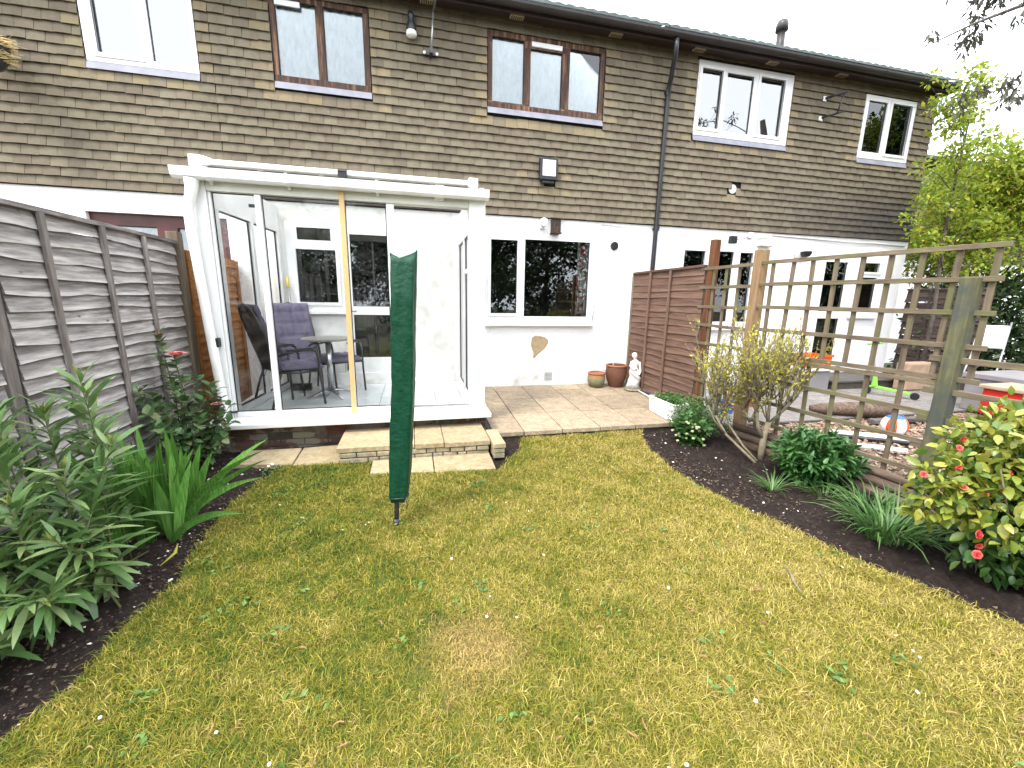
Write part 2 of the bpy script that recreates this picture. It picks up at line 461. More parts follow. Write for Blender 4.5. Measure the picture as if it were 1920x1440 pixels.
MT['joint'] = plain('dark_joint', (.07, .058, .045), .95, (.045, .04, .03), 20, .4, 60)
MT['basebrick'] = plain('damp_brick_base', (.10, .055, .04), .9, (.19, .17, .13), 5, .5, 30, lo=.5, hi=.56, piece=.4)
MT['mortar'] = plain('rough_mortar', (.20, .185, .15), .95, (.055, .045, .038), 2.6, .5, 30, lo=.42, hi=.62)
MT['redbrick'] = plain('red_clay', (.20, .05, .035), .85, (.13, .04, .03), 12, .3, 60)
def soil_mat():
    m, n, l = new_mat('dark_soil')
    vec, _ = coords(n, l)
    f = noise(n, l, vec, 26, 8, .75); f2 = noise(n, l, vec, 3, 4, .6)
    r = ramp(n, [(.3, (.010, .007, .006)), (.55, (.030, .021, .0175)), (.75, (.080, .058, .045))]); l.new(f, r.inputs['Fac'])
    col = mixc(n, l, mathn(n, l, 'MULTIPLY', f2, .4), r.outputs['Color'], (.013, .009, .008))
    return finish(m, n, l, col, .95, f, .9, .02, spec=.15)
MT['soil'] = soil_mat()
MT['ground'] = plain('rough_ground', (.06, .065, .03), .95, (.09, .075, .045), 1.5, .4, 20)
def lawn_cols(n, l, vec):
    big = noise(n, l, vec, 1.1, 3, .55); mid = noise(n, l, vec, 4.2, 5, .65)
    return big, mid
def grass_mat(name, blade):
    m, n, l = new_mat(name)
    vec, g = coords(n, l)
    big = noise(n, l, vec, .95, 3, .55); mid = noise(n, l, vec, 4.5, 5, .68)
    # greener on the left-hand side of the lawn, mossier and yellower to the right
    sx = n.new('ShaderNodeSeparateXYZ'); l.new(vec, sx.inputs[0])
    fx = n.new('ShaderNodeMapRange'); fx.inputs['From Min'].default_value = -2.2; fx.inputs['From Max'].default_value = 1.0
    fx.inputs['To Min'].default_value = -.12; fx.inputs['To Max'].default_value = .13; l.new(sx.outputs['X'], fx.inputs['Value'])
    fine = noise(n, l, vec, 17, 3, .6)
    f = mathn(n, l, 'ADD', mathn(n, l, 'MULTIPLY_ADD', mid, .85, mathn(n, l, 'MULTIPLY', big, .5)), fx.outputs[0])
    f = mathn(n, l, 'ADD', f, mathn(n, l, 'MULTIPLY_ADD', fine, .5, -.17))
    if blade: f = mathn(n, l, 'ADD', f, mathn(n, l, 'MULTIPLY_ADD', g.outputs['Random Per Island'], .56, -.24))
    r = ramp(n, [(.38, (.030, .078, .009)), (.55, (.108, .150, .015)), (.72, (.205, .186, .020)), (.88, (.272, .228, .034)), (1.08, (.41, .33, .10))])
    l.new(f, r.inputs['Fac']); col = r.outputs['Color']
    # the scorched patch of dead grass
    d = n.new('ShaderNodeVectorMath'); d.operation = 'DISTANCE'; l.new(vec, d.inputs[0]); d.inputs[1].default_value = (-1.02, -4.69, -.18)
    dd = mathn(n, l, 'ADD', d.outputs['Value'], mathn(n, l, 'MULTIPLY_ADD', mid, .5, -.25))
    mr = n.new('ShaderNodeMapRange'); mr.inputs['From Min'].default_value = .27; mr.inputs['From Max'].default_value = .10; l.new(dd, mr.inputs['Value'])
    k = mr.outputs[0]
    if blade: k = mathn(n, l, 'MULTIPLY', k, mathn(n, l, 'GREATER_THAN', g.outputs['Random Per Island'], .12))
    col = mixc(n, l, mathn(n, l, 'MULTIPLY', k, .75), col, (.42, .29, .105))
    if not blade: col = mixc(n, l, .6, col, (.03, .028, .008))
    else:
        hs = n.new('ShaderNodeHueSaturation'); l.new(col, hs.inputs['Color'])
        l.new(mathn(n, l, 'MULTIPLY_ADD', mathn(n, l, 'FRACT', mathn(n, l, 'MULTIPLY', g.outputs['Random Per Island'], 37.0)), .9, .6), hs.inputs['Value']); col = hs.outputs['Color']
    return finish(m, n, l, col, .65, spec=.2, trans=.25 if blade else 0)
MT['lawn'] = grass_mat('mossy_turf', False)
MT['blade'] = grass_mat('grass_blades', True)
# ================================================================== ground, lawn, beds, paving
GZ = -0.2
b = MB(); b.box(-60, 70, -60, 70, -.5, -.34)
ground = struct(b.build('ground', MT['ground']))

LAWN = np.array([(-2.42,-2.33),(-2.50,-2.52),(-2.60,-2.95),(-2.59,-3.41),(-2.53,-3.9),(-2.60,-4.22),(-2.60,-4.52),(-2.67,-4.72),(-2.6,-5.2),(-2.65,-9),
                 (1.7,-9),(1.72,-5.6),(1.60,-5.13),(1.48,-4.86),(1.36,-4.63),(1.28,-4.29),(1.14,-3.86),(1.06,-3.45),(1.05,-3.1),(1.12,-2.6),(1.25,-2.2),(1.39,-1.97),
                 (-.12,-1.97),(-.2,-2.3),(-.38,-2.55),(-.53,-2.78),(-1.66,-2.69),(-1.68,-2.42),(-1.98,-2.36)])
def in_poly(p, poly):
    x, y = p[:, 0], p[:, 1]; ins = np.zeros(len(p), bool); n = len(poly)
    for i in range(n):
        x0, y0 = poly[i]; x1, y1 = poly[(i+1) % n]
        c = ((y0 > y) != (y1 > y)) & (x < (x1-x0)*(y-y0)/(y1-y0+1e-12)+x0); ins ^= c
    return ins
# ragged spade-cut edge
pts = []
for i in range(len(LAWN)):
    a, c = LAWN[i], LAWN[(i+1) % len(LAWN)]
    k = max(1, int(np.linalg.norm(c-a)/.06))
    for j in range(k):
        q = a+(c-a)*j/k
        if q[1] > -8.9: q = q+rng.normal(size=2)*.008
        pts.append(q)
b = MB(); n = len(pts)
b.add([(p[0], p[1], GZ) for p in pts]+[(p[0], p[1], GZ-.09) for p in pts],
      [tuple(range(n))[::-1]]+[(i, (i+1) % n, n+(i+1) % n, n+i) for i in range(n)])
lawn = struct(b.build('lawn', MT['lawn'], base=(0, -4, GZ)))
# turn the face up if needed
me = lawn.data
if me.polygons[0].normal.z < 0: me.flip_normals()

def soil_patch(name, x0, x1, y0, y1, step=.035, z=GZ-.035, amp=.03, mound=None):
    xs = np.arange(x0, x1+step, step); ys = np.arange(y0, y1+step, step)
    X, Y = np.meshgrid(xs, ys, indexing='ij')
    Z = z+amp*(np.sin(X*9.1+Y*4.3)*.25+np.sin(X*23+1.7*Y*13)*.2+np.sin(Y*31-X*17)*.15)+rng.normal(size=X.shape)*amp*.28
    if mound is not None: Z = Z+mound(X, Y)
    V = np.stack([X, Y, Z], -1).reshape(-1, 3); m = len(ys)
    i, j = np.meshgrid(np.arange(len(xs)-1), np.arange(m-1), indexing='ij')
    F = np.stack([i*m+j, (i+1)*m+j, (i+1)*m+j+1, i*m+j+1], -1).reshape(-1, 4)
    off = np.array([(x0+x1)/2, (y0+y1)/2, z])
    o = link(name, mesh_np(name, V-off, F), MT['soil'], smooth=True); o.location = off; ORG[o] = off
    return struct(o)
soil_patch('flower_bed', -3.46, -1.95, -7.5, -1.62)
soil_patch('flower_bed', .95, 2.5, -7.0, -1.93, mound=lambda X, Y: np.clip(X-1.2, 0, 1)*.05)
soil_patch('flower_bed', -.56, -.1, -2.75, -1.93, step=.03)

# grass blades --------------------------------------------------------------
def grass():
    n = 900000
    # denser near the camera, where single blades show
    y = -9+7.1*rng.random(n)**.9
    x = -2.7+4.5*rng.random(n)
    d = np.hypot(x-CP[0], y-CP[1])
    keep = rng.random(n) < np.clip(2.0/(d+.3), .28, 1)
    # leave out what lies behind the camera
    keep &= (y > -5.95)
    p = np.stack([x, y], -1)[keep]
    p = p[in_poly(p+rng.normal(size=p.shape)*.012, LAWN)]
    n = len(p)
    cl = np.sin(p[:, 0]*7.3+3*np.sin(p[:, 1]*4.1))*np.sin(p[:, 1]*6.7+2*np.sin(p[:, 0]*5.3))
    hgt = (.013+.021*rng.random(n)**1.6)*(1+.35*cl)
    tall = rng.random(n) < .025; hgt[tall] *= 1.75
    az = rng.random(n)*2*math.pi
    lean = .45+.95*rng.random(n); lean[tall] = 1.1+.6*rng.random(tall.sum())
    w = (.0008+.0010*rng.random(n))*(1+.25*(np.hypot(p[:, 0]-CP[0], p[:, 1]-CP[1])-1.5).clip(0, 3))
    dx, dy = np.cos(az), np.sin(az)
    sx, sy = -dy, dx
    base = np.stack([p[:, 0], p[:, 1], np.full(n, GZ-.003)], -1)
    side = np.stack([sx*w, sy*w, 0*w], -1)
    mid = base+np.stack([dx*hgt*lean*.45, dy*hgt*lean*.45, hgt*.7], -1)
    tip = base+np.stack([dx*hgt*lean*1.35, dy*hgt*lean*1.35, hgt*(1.05-.35*lean)+.004], -1)
    V = np.stack([base-side, base+side, mid+side*.8, mid-side*.8, tip], 1).reshape(-1, 3)
    o5 = (np.arange(n)*5)[:, None]
    F = np.concatenate([o5+np.array([0, 1, 2]), o5+np.array([0, 2, 3]), o5+np.array([3, 2, 4])], 0)
    off = np.array([0, -4, GZ])
    o = link('grass', mesh_np('grass', V-off, F), MT['blade'], smooth=True); o.location = off
    tag(o, 'short patchy green and straw coloured grass of the mown lawn', 'grass', kind='stuff')
grass()

# fallen catkins, daisies and broad weed leaves on the lawn
def rand_lawn(n, ymin=-5.6, ymax=-2.8):
    out = np.zeros((0, 2))
    while len(out) < n:
        p = np.stack([-2.6+4.3*rng.random(4*n), ymin+(ymax-ymin)*rng.random(4*n)], -1)
        out = np.concatenate([out, p[in_poly(p, LAWN)]])
    return out[:n]
MT['catkin'] = plain('dry_catkin', (.17, .085, .03), .8, (.30, .19, .08), 30, piece=.7)
def catkins():
    V, F = [], []
    for p in rand_lawn(210):
        a = random.random()*6.28; L = .018+.03*random.random(); k = (random.random()-.5)*1.6
        q = [np.array([p[0]+math.cos(a+k*t)*L*t, p[1]+math.sin(a+k*t)*L*t, GZ+.022+.008*math.sin(t*3)]) for t in (0, .33, .66, 1)]
        m = MB(); m.tube(q, [.0022, .0032, .003, .0012], 5); o = len(V); V += m.v; F += [tuple(i+o for i in f) for f in m.f]
    m = MB(); m.v = V; m.f = F; m.mi = [0]*len(F)
    tag(m.build('fallen_catkins', MT['catkin'], base=(0, -4, GZ)), 'scattered brown curled catkins fallen across the lawn', 'catkins', kind='stuff')
catkins()
MT['petal'] = plain('white_petals', (.85, .84, .82), .6)
MT['daisyeye'] = plain('yellow_eye', (.7, .5, .05), .6)
def daisies():
    m = MB()
    for p in rand_lawn(48):
        r = .0042+.003*random.random(); z = GZ+.028+.012*random.random()
        n = 9; c = (p[0], p[1], z); tx, ty = random.gauss(0, .25), random.gauss(0, .25)
        for k in range(n):
            a = 2*math.pi*k/n
            e = [(c[0]+r*math.cos(a+da)*s, c[1]+r*math.sin(a+da)*s, z+r*s*(tx*math.cos(a)+ty*math.sin(a))) for da, s in ((-.28, .35), (-.25, 1), (.25, 1), (.28, .35))]
            m.add(e, [(0, 1, 2, 3)], 0)
        m.lathe([(.0001, .003), (r*.35, .002), (r*.36, 0)], c, 6, 1)
    tag(m.build('lawn_daisies', [MT['petal'], MT['daisyeye']], base=(0, -4, GZ)), 'tiny white daisies dotted through the lawn', 'daisies', kind='stuff')
daisies()
MT['weed'] = leafm('weed_leaf', (.05, .12, .02), (.11, .2, .04), (.17, .26, .07), trans=.2)
def weeds():
    P, D = [], []
    for p in np.concatenate([rand_lawn(46), [(-.92, -5.02), (-.62, -5.05), (-1.75, -4.75), (-1.9, -4.4), (-.1, -5.1), (-2.0, -3.4), (-1.2, -3.6)]]):
        k = random.randint(4, 9); s = .02+.04*random.random()
        for i in range(k):
            a = random.random()*6.28
            P.append((p[0]+random.gauss(0, s*.7), p[1]+random.gauss(0, s*.7), GZ+.014+random.random()*.01)); D.append((math.cos(a), math.sin(a), .25))
    P = np.array(P); D = np.array(D); nr = norm(rng.normal(size=P.shape)*.25+np.array((0, 0, 1.)))
    o = scatter('lawn_weeds', MT['weed'], None, LEAF_S[0], LEAF_S[1], P, frames(D, nr), .028*(.6+.9*rng.random(len(P))), base=(0, -4, GZ))
    tag(o, 'low rosettes of broad leaved weeds and clover in the lawn', 'weeds', kind='stuff')
weeds()
# debris in the beds
MT['chip'] = plain('soil_debris', (.035, .022, .016), .9, (.13, .09, .06), 14, piece=1.1)
MT['pale'] = plain('pale_petal_litter', (.36, .32, .26), .8, (.7, .68, .6), 14, piece=.5)
def litter(name, label, x0, x1, y0, y1, n, mat, s0, s1, z):
    p = np.stack([x0+(x1-x0)*rng.random(n), y0+(y1-y0)*rng.random(n)], -1)
    p = p[~in_poly(p, LAWN)]; n = len(p)
    tv = np.array([(-.5, 0, 0), (.5, -.1, .1), (.3, 1, .05), (-.35, .9, 0), (0, .4, .3)]); tf = np.array([(0, 1, 4), (1, 2, 4), (2, 3, 4), (3, 0, 4)])
    a = rng.random(n)*6.28
    D = np.stack([np.cos(a), np.sin(a), rng.normal(size=n)*.3], -1); nr = norm(rng.normal(size=(n, 3))*.4+np.array((0, 0, 1.)))
    P = np.stack([p[:, 0], p[:, 1], np.full(n, z)+rng.random(n)*.015], -1)
    o = scatter(name, mat, None, tv, tf, P, frames(D, nr), s0+(s1-s0)*rng.random(n)**2, base=(x0, y0, z), smooth=False)
    tag(o, label, 'litter', kind='stuff')
litter('soil_crumbs', 'brown crumbs and bark bits on the left bed', -3.4, -2.2, -5.5, -1.95, 7000, MT['chip'], .004, .017, GZ-.035)
litter('soil_crumbs', 'brown crumbs and bark bits on the right bed', 1.0, 2.3, -5.6, -1.98, 7000, MT['chip'], .005, .020, GZ-.03)
litter('petal_litter', 'pale fallen petals and stones on the left bed', -3.3, -2.2, -5.2, -1.95, 260, MT['pale'], .006, .022, GZ-.025)
litter('petal_litter', 'pale fallen petals and stones on the right bed', 1.0, 2.3, -5.4, -2.0, 150, MT['pale'], .006, .022, GZ-.018)

# patio ---------------------------------------------------------------------
def pz(y): return -.02+.056*y
def slab(mb, x0, x1, y0, y1, zt, th=.045, slope=None, j=0.0):
    f = slope if slope else (lambda y: zt)
    e = [random.uniform(-j, j) for _ in range(4)]
    v = []
    for k, (x, y) in enumerate(((x0, y0), (x1, y0), (x1, y1), (x0, y1))): v.append((x, y, f(y)+e[k]-th))
    for k, (x, y) in enumerate(((x0, y0), (x1, y0), (x1, y1), (x0, y1))): v.append((x, y, f(y)+e[k]))
    return mb.add(v, [(0,3,2,1),(4,5,6,7),(0,1,5,4),(1,2,6,5),(2,3,7,6),(3,0,4,7)])
b = MB(); b.add([(-.46, -1.93, pz(-1.93)-.012), (2.2, -1.93, pz(-1.93)-.012), (2.2, .02, pz(0)-.012), (-.46, .02, pz(0)-.012),
                 (-.46, -1.93, -.34), (2.2, -1.93, -.34), (2.2, .02, -.34), (-.46, .02, -.34)],
                [(0,1,2,3),(0,4,5,1),(1,5,6,2),(2,6,7,3),(3,7,4,0)])
patio = struct(b.build('patio', MT['joint'], base=(.9, -1, -.34)))
cols = [-.42, -.069, .389, .858, 1.321, 1.787, 2.2]
for i in range(6):
    rows = [0, -.36, -.73, -1.33, -1.955] if i % 2 == 0 else [0, -.30, -.725, -1.345, -1.955]
    if i == 0: rows = [0, -.32, -.6, -.95, -1.45, -1.955]
    for k in range(len(rows)-1):
        dx = .05 if (k == 0 and i in (1, 3)) else 0
        g = .005
        m = MB(); slab(m, cols[i]+g, cols[i+1]-g, rows[k+1]+g, rows[k]-g, 0, .05, pz, .0025)
        m.build('paving_slab', MT['slab'], patio, bevel=.005)
# stepping slabs at the foot of the conservatory
b = MB(); b.box(-2.86, -1.97, -2.22, -1.80, -.34, GZ-.03); b.box(-1.64, -.56, -2.66, -2.30, -.34, GZ-.02)
path = struct(b.build('path', MT['joint'], base=(-1.7, -2.2, -.34)))
for (poly, zt) in (([(-2.90,-2.20),(-2.37,-2.30),(-2.385,-1.86),(-2.93,-1.84)], GZ+.005), ([(-2.36,-2.325),(-1.965,-2.31),(-1.96,-1.80),(-2.375,-1.83)], GZ-.005),
                   ([(-1.655,-2.66),(-1.108,-2.73),(-1.106,-2.36),(-1.655,-2.36)], GZ+.012), ([(-1.098,-2.735),(-.555,-2.765),(-.545,-2.36),(-1.098,-2.36)], GZ+.012)):
    m = MB(); m.prism(poly, lambda s, t, w: (s, t, w), zt-.05, zt); m.build('paving_slab', MT['step'], path, bevel=.005)

# the low stone step ----------------------------------------------------------
st = thing('stone_step', 'low walled stone step with slab tread under the conservatory door', 'step', (-1.25, -2.15, -.3))
b = MB(); b.box(-1.945, -.548, -2.335, -1.76, -.3, -.107); b.build('core', MT['joint'], st)
for (x0, x1, yf) in ((-1.975, -1.27, -2.345), (-1.265, -.99, -2.36), (-.985, -.535, -2.375)):
    m = MB(); m.box(x0, x1, yf, -1.77, -.105, -.055); m.build('tread_slab', MT['step'], st, bevel=.006)
rws = [(-.157, -.112, [-1.955, -1.80, -1.62, -1.43, -1.33, -1.16, -1.07, -.93, -.79, -.67, -.545]),
       (-.212, -.163, [-1.955, -1.70, -1.60, -1.39, -1.27, -1.10, -1.0, -.86, -.77, -.545])]
for z0, z1, xs in rws:
    for k in range(len(xs)-1):
        m = MB(); yj = random.uniform(-.006, .006)
        m.box(xs[k]+.004, xs[k+1]-.004, -2.348+yj-.02*(xs[k] > -1), -2.25, z0, z1); m.build('walling_block', MT['stepbrick'], st, bevel=.008)
m = MB(); m.box(-.528, -.405, -2.50, -2.04, -.10, -.052); m.build('side_slab', MT['step'], st, bevel=.006)
for z0, z1 in ((-.152, -.106), (-.205, -.158)):
    m = MB(); m.box(-.522, -.412, -2.49, -2.05, z0, z1); m.build('side_block', MT['stepbrick'], st, bevel=.007)

# ================================================================== the terrace
ZB, GAUGE, TW = 2.514, 0.1046, 0.168
ZE = 4.955
def wall_holes(mb, x0, x1, z0, z1, yf, yb, holes, mi=0):
    xs = sorted({x0, x1, *[min(max(h[k], x0), x1) for h in holes for k in (0, 1)]})
    zs = sorted({z0, z1, *[min(max(h[k], z0), z1) for h in holes for k in (2, 3)]})
    for i in range(len(xs)-1):
        for j in range(len(zs)-1):
            cx, cz = (xs[i]+xs[i+1])/2, (zs[j]+zs[j+1])/2
            if any(h[0] < cx < h[1] and h[2] < cz < h[3] for h in holes): continue
            mb.add([(xs[i], yf, zs[j]), (xs[i+1], yf, zs[j]), (xs[i+1], yf, zs[j+1]), (xs[i], yf, zs[j+1])], [(0, 1, 2, 3)], mi)
    for h in holes:
        a, c, e, f = h[:4]
        mb.add([(a, yf, e), (c, yf, e), (c, yb, e), (a, yb, e)], [(0, 1, 2, 3)], mi)
        mb.add([(a, yf, f), (c, yf, f), (c, yb, f), (a, yb, f)], [(3, 2, 1, 0)], mi)
        mb.add([(a, yf, e), (a, yb, e), (a, yb, f), (a, yf, f)], [(0, 1, 2, 3)], mi)
        mb.add([(c, yf, e), (c, yb, e), (c, yb, f), (c, yf, f)], [(3, 2, 1, 0)], mi)
    return mb
def frame_grid(mb, x0, x1, z0, z1, panes, yf, yb):
    wall_holes(mb, x0, x1, z0, z1, yf, yb, panes)
    mb.add([(x0, yf, z0), (x1, yf, z0), (x1, yb, z0), (x0, yb, z0)], [(3, 2, 1, 0)])
    mb.add([(x0, yf, z1), (x1, yf, z1), (x1, yb, z1), (x0, yb, z1)], [(0, 1, 2, 3)])
    mb.add([(x0, yf, z0), (x0, yb, z0), (x0, yb, z1), (x0, yf, z1)], [(3, 2, 1, 0)])
    mb.add([(x1, yf, z0), (x1, yb, z0), (x1, yb, z1), (x1, yf, z1)], [(0, 1, 2, 3)])
    return mb
def ring(mb, x0, x1, z0, z1, w, yf, yb):
    """a proud sash round a pane"""
    mb.box(x0-w, x0, yf, yb, z0-w, z1+w); mb.box(x1, x1+w, yf, yb, z0-w, z1+w)
    mb.box(x0, x1, yf, yb, z0-w, z0); mb.box(x0, x1, yf, yb, z1, z1+w)
    return mb
def window(house, x0, x1, z0, z1, panes, fm, yf=.0, sash=(), cloth=None, label=None, sill=None, lead=True, name='window', glass='glass', room=2.0, roomz=None, gasket=True):
    m = MB(); frame_grid(m, x0, x1, z0, z1, panes, yf, yf+.06)
    for k in sash: p = panes[k]; ring(m, *p, .042, yf-.014, yf+.012)
    w = m.build(name, fm, house, bevel=0)
    if label: w['label'] = label
    for p in panes:
        m = MB(); m.box(p[0]-.005, p[1]+.005, yf+.03, yf+.036, p[2]-.005, p[3]+.005); m.build('pane', MT[glass], w)
        if gasket:
            m = MB(); ring(m, p[0]+.008, p[1]-.008, p[2]+.008, p[3]-.008, .010, yf+.022, yf+.029); m.build('gasket', MT['black'], w)
    if cloth:
        for (a, c, e, f, mk, fold) in cloth:
            nx = max(8, int((c-a)/.02)); xs = np.linspace(a, c, nx)
            ys = yf+.053+.010*np.sin(xs*fold+.9*np.sin(xs*7))
            m = MB(); m.add([(x, y, e) for x, y in zip(xs, ys)]+[(x, y, f) for x, y in zip(xs, ys)], [(i, i+1, nx+i+1, nx+i) for i in range(nx-1)])
            m.build('curtain_or_backing', MT[mk], w, smooth=True)  # net curtains, and the white backing added to brighten panes
    if sill:
        m = MB(); m.box(x0-.02, x1+.02, yf-sill, yf+.05, z0-.045, z0+.002); m.build('sill', fm, w, bevel=.006)
    if lead:
        m = MB(); m.add([(x0-.005, -.02, z0-.004), (x1+.005, -.02, z0-.004), (x1+.005, -.045, z0-.085), (x0-.005, -.045, z0-.085), (x0-.005, .03, z0-.004), (x1+.005, .03, z0-.004)],
                        [(3, 2, 1, 0), (0, 1, 5, 4)])
        m.build('lead_flashing', MT['lead'], w)
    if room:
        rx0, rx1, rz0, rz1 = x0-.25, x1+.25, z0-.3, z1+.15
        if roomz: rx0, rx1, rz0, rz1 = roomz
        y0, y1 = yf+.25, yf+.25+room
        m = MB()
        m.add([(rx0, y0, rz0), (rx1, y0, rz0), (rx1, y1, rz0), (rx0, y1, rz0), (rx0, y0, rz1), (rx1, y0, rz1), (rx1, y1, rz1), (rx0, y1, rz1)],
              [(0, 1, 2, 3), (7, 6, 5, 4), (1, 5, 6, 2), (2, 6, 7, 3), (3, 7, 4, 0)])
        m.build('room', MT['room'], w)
    return w

# tile template: a cambered plain tile, bottom edge proud
def tile_mesh():
    w, h, t = TW-.003, .122, .016
    v = []
    for k in range(4):
        s = k/3; x = (s-.5)*w; c = .005*math.sin(math.pi*s)
        v += [(x, -.036-c, 0), (x, -.008-c*.5, h), (x, -.036-c+t, .001)]
    f = []
    for k in range(3):
        a, e = k*3, (k+1)*3
        f += [(a, e, e+1, a+1), (a+2, e+2, e, a)]
    f += [(0, 1, 2), (9, 11, 10)]
    return v, f
TV, TF = tile_mesh()
def tile_data(mat, nm):
    me = bpy.data.meshes.new(nm); me.from_pydata(TV, [], TF); me.materials.append(mat); me.update(); return me
TILE_N, TILE_Y = tile_data(MT['tile'], 'tile'), tile_data(MT['tile_y'], 'tile_new')
def proj(p):
    d = np.asarray(p)-CP; w = d@_fw
    return 960+F_PX*(d@RT)/w, 720-F_PX*(d@UP)/w, w
def tile_field(house, xa, xb, holes, extra_new=(), y=0.0, ztop=ZE+.02, zb=ZB, limit=300, x_lo=-99, missing=()):
    """hung tiles course by course, cut round the windows"""
    items = []
    ncourse = int((ztop-zb)/GAUGE)+1
    for k in range(ncourse):
        z = zb+k*GAUGE
        cuts = [(h[0]-.012, h[1]+.012) for h in holes if h[2]-.10 < z+.06 < h[3]]
        under = [h for h in holes if 0 <= (h[2]-.10)-(z+.06) < GAUGE]
        spans = []; s = xa
        for c0, c1 in sorted(cuts):
            if c0 > s: spans.append((s, c0, s != xa, True))
            s = max(s, c1)
        if s < xb: spans.append((s, xb, s != xa, False))
        for (s0, s1, eL, eR) in spans:
            x = s0
            off = (.5 if k % 2 else 0.0)
            # stagger on a global bond so courses line up across the front
            g0 = math.floor((s0-off*TW)/TW)*TW+off*TW
            x = g0
            while x < s1-1e-6:
                a, c = max(x, s0), min(x+TW, s1)
                wv = c-a
                if wv > .02:
                    new = False
                    if eL and a < s0+TW*.9 and k % 2: new = True
                    if eR and c > s1-TW*.9 and k % 2 == 0: new = True
                    for h in under:
                        if h[0]-.2 < (a+c)/2 < h[1]+.2 and random.random() < .55: new = True
                    for e in extra_new:
                        if e[0] < (a+c)/2 < e[1] and e[2] < z+.05 < e[3]: new = True
                    if not any(e[0] < (a+c)/2 < e[1] and e[2] < z+.05 < e[3] for e in missing):
                        items.append(((a+c)/2, z, wv/TW, new))
                x += TW
    items = [i for i in items if i[0] > x_lo]
    scored = []
    for it in items:
        px, py, w = proj((it[0], y, it[1]))
        vis = -20 < px < 1940 and -20 < py < 1440 and w > 0
        scored.append((0 if vis else 1, w, it))
    scored.sort(key=lambda q: (q[0], q[1]))
    base = ORG[house]
    V, F, MI = [], [], []
    for n_, (nv, w, (x, z, sx, new)) in enumerate(scored):
        rz = random.gauss(0, .012)*(1 if random.random() > .05 else 3); tilt = random.gauss(0, .010); dz = random.gauss(0, .0022); dy = -abs(random.gauss(0, .002))
        if n_ < limit and not nv:
            o = bpy.data.objects.new('tile', TILE_Y if new else TILE_N); COL.objects.link(o)
            o.parent = house; o.location = (x-base[0], y+dy-base[1], z+dz-base[2]); o.rotation_euler = (tilt*.6, rz, 0); o.scale = (sx, 1, 1)
        else:
            q = len(V); cr, sr = math.cos(rz), math.sin(rz)
            for (vx, vy, vz) in TV:
                vx *= sx; V.append((x+cr*vx+sr*vz-base[0], y+vy+dy-tilt*.6*vz-base[1], z+dz-sr*vx+cr*vz-base[2]))
            F += [tuple(i+q for i in f) for f in TF]; MI += [1 if new else 0]*len(TF)
    if V:
        me = bpy.data.meshes.new('tile_hanging'); me.from_pydata(V, [], F); me.materials.append(MT['tile']); me.materials.append(MT['tile_y'])
        me.polygons.foreach_set('material_index', np.array(MI, np.int32)); me.update()
        o = bpy.data.objects.new('tile_hanging', me); COL.objects.link(o); o.parent = house; o['kind'] = 'stuff'

def eaves(house, xa, xb, ends=(False, False), y=0.0, dz=0.0, vents=()):
    z = ZE+dz
    m = MB(); m.box(xa, xb, y-.25, y+.02, z, z+.02); m.build('soffit', MT['soffit'], house)
    m = MB(); m.box(xa, xb, y-.272, y-.251, z-.055, z+.065); m.build('fascia', MT['soffit'], house)
    # half-round gutter
    prof = []
    for k in range(9): a = math.pi*k/8; prof.append((y-.332-.058*math.cos(a), z+.025-.062*math.sin(a)))
    prof += [(p[0], p[1]) for p in [(y-.332+.052, z+.028), (y-.332-.052, z+.028)]]
    m = MB(); m.prism(prof, lambda s, t, w: (w, s, t), xa, xb-.001)
    g = m.build('gutter', MT['gutter'], house)
    for xj in np.arange(xa+.8, xb-.2, 1.55):
        m = MB()
        pr = [(y-.332-.064*math.cos(math.pi*k/8), z+.027-.068*math.sin(math.pi*k/8)) for k in range(9)]
        m.prism(pr, lambda s, t, w: (w, s, t), xj-.018, xj+.018); m.build('gutter_bracket', MT['gutter'], g)
    # roof: rolled interlocking tiles
    per = .155
    xs = np.arange(xa, xb+.01, per/6); n = len(xs)
    wv = .017*np.abs(np.sin(math.pi*xs/per))
    pitch = .42
    rows = np.arange(0, 4.3, .36)
    V, F = [], []
    for r_ in rows:
        for (yy, lift) in ((r_, .022), (r_+.37, .0)):
            for x, w_ in zip(xs, wv): V.append((x, y-.365+yy, z+.060+pitch*yy+lift+w_))
    for r_ in range(len(rows)*2-1):
        for i in range(n-1): F.append((r_*n+i, r_*n+i+1, (r_+1)*n+i+1, (r_+1)*n+i))
    # front edge down to the batten
    q = len(V)
    V += [(x, y-.365, z+.056) for x in xs]
    F += [(q+i, q+i+1, i+1, i) for i in range(n-1)]
    m = MB(); m.add(V, F); m.build('roof', MT['roof'], house, smooth=False)
    for xv in vents:
        m = MB(); m.box(xv-.09, xv+.09, y-.17, y-.08, z-.022, z-.002)
        v = m.build('soffit_vent', MT['vent'], house, bevel=.004)
        m = MB()
        for k in range(6): m.box(xv-.075+k*.027, xv-.06+k*.027, y-.16, y-.09, z-.0245, z-.0222)
        m.build('louvre', MT['soffit'], v)

def house_shell(name, label, xa, xb, upper, lower, base):
    h = thing(name, label, 'house', base)
    m = MB(); wall_holes(m, xa, xb, ZB+.03, ZE+.02, .012, .25, upper)
    m.build('upper_wall', MT['felt'], h)
    m = MB(); wall_holes(m, xa, xb, -.34, ZB+.03, 0.0, .25, lower)
    m.build('rendered_wall', MT['render'], h)
    m = MB(); m.add([(xa, .02, ZB+.005), (xb, .02, ZB+.005), (xb, -.03, ZB-.006), (xa, -.03, ZB-.006)], [(0, 1, 2, 3)])
    m.box(xa, xb, -.012, .02, ZB-.01, ZB+.012); m.build('tile_batten', MT['soffit'], h)
    return h

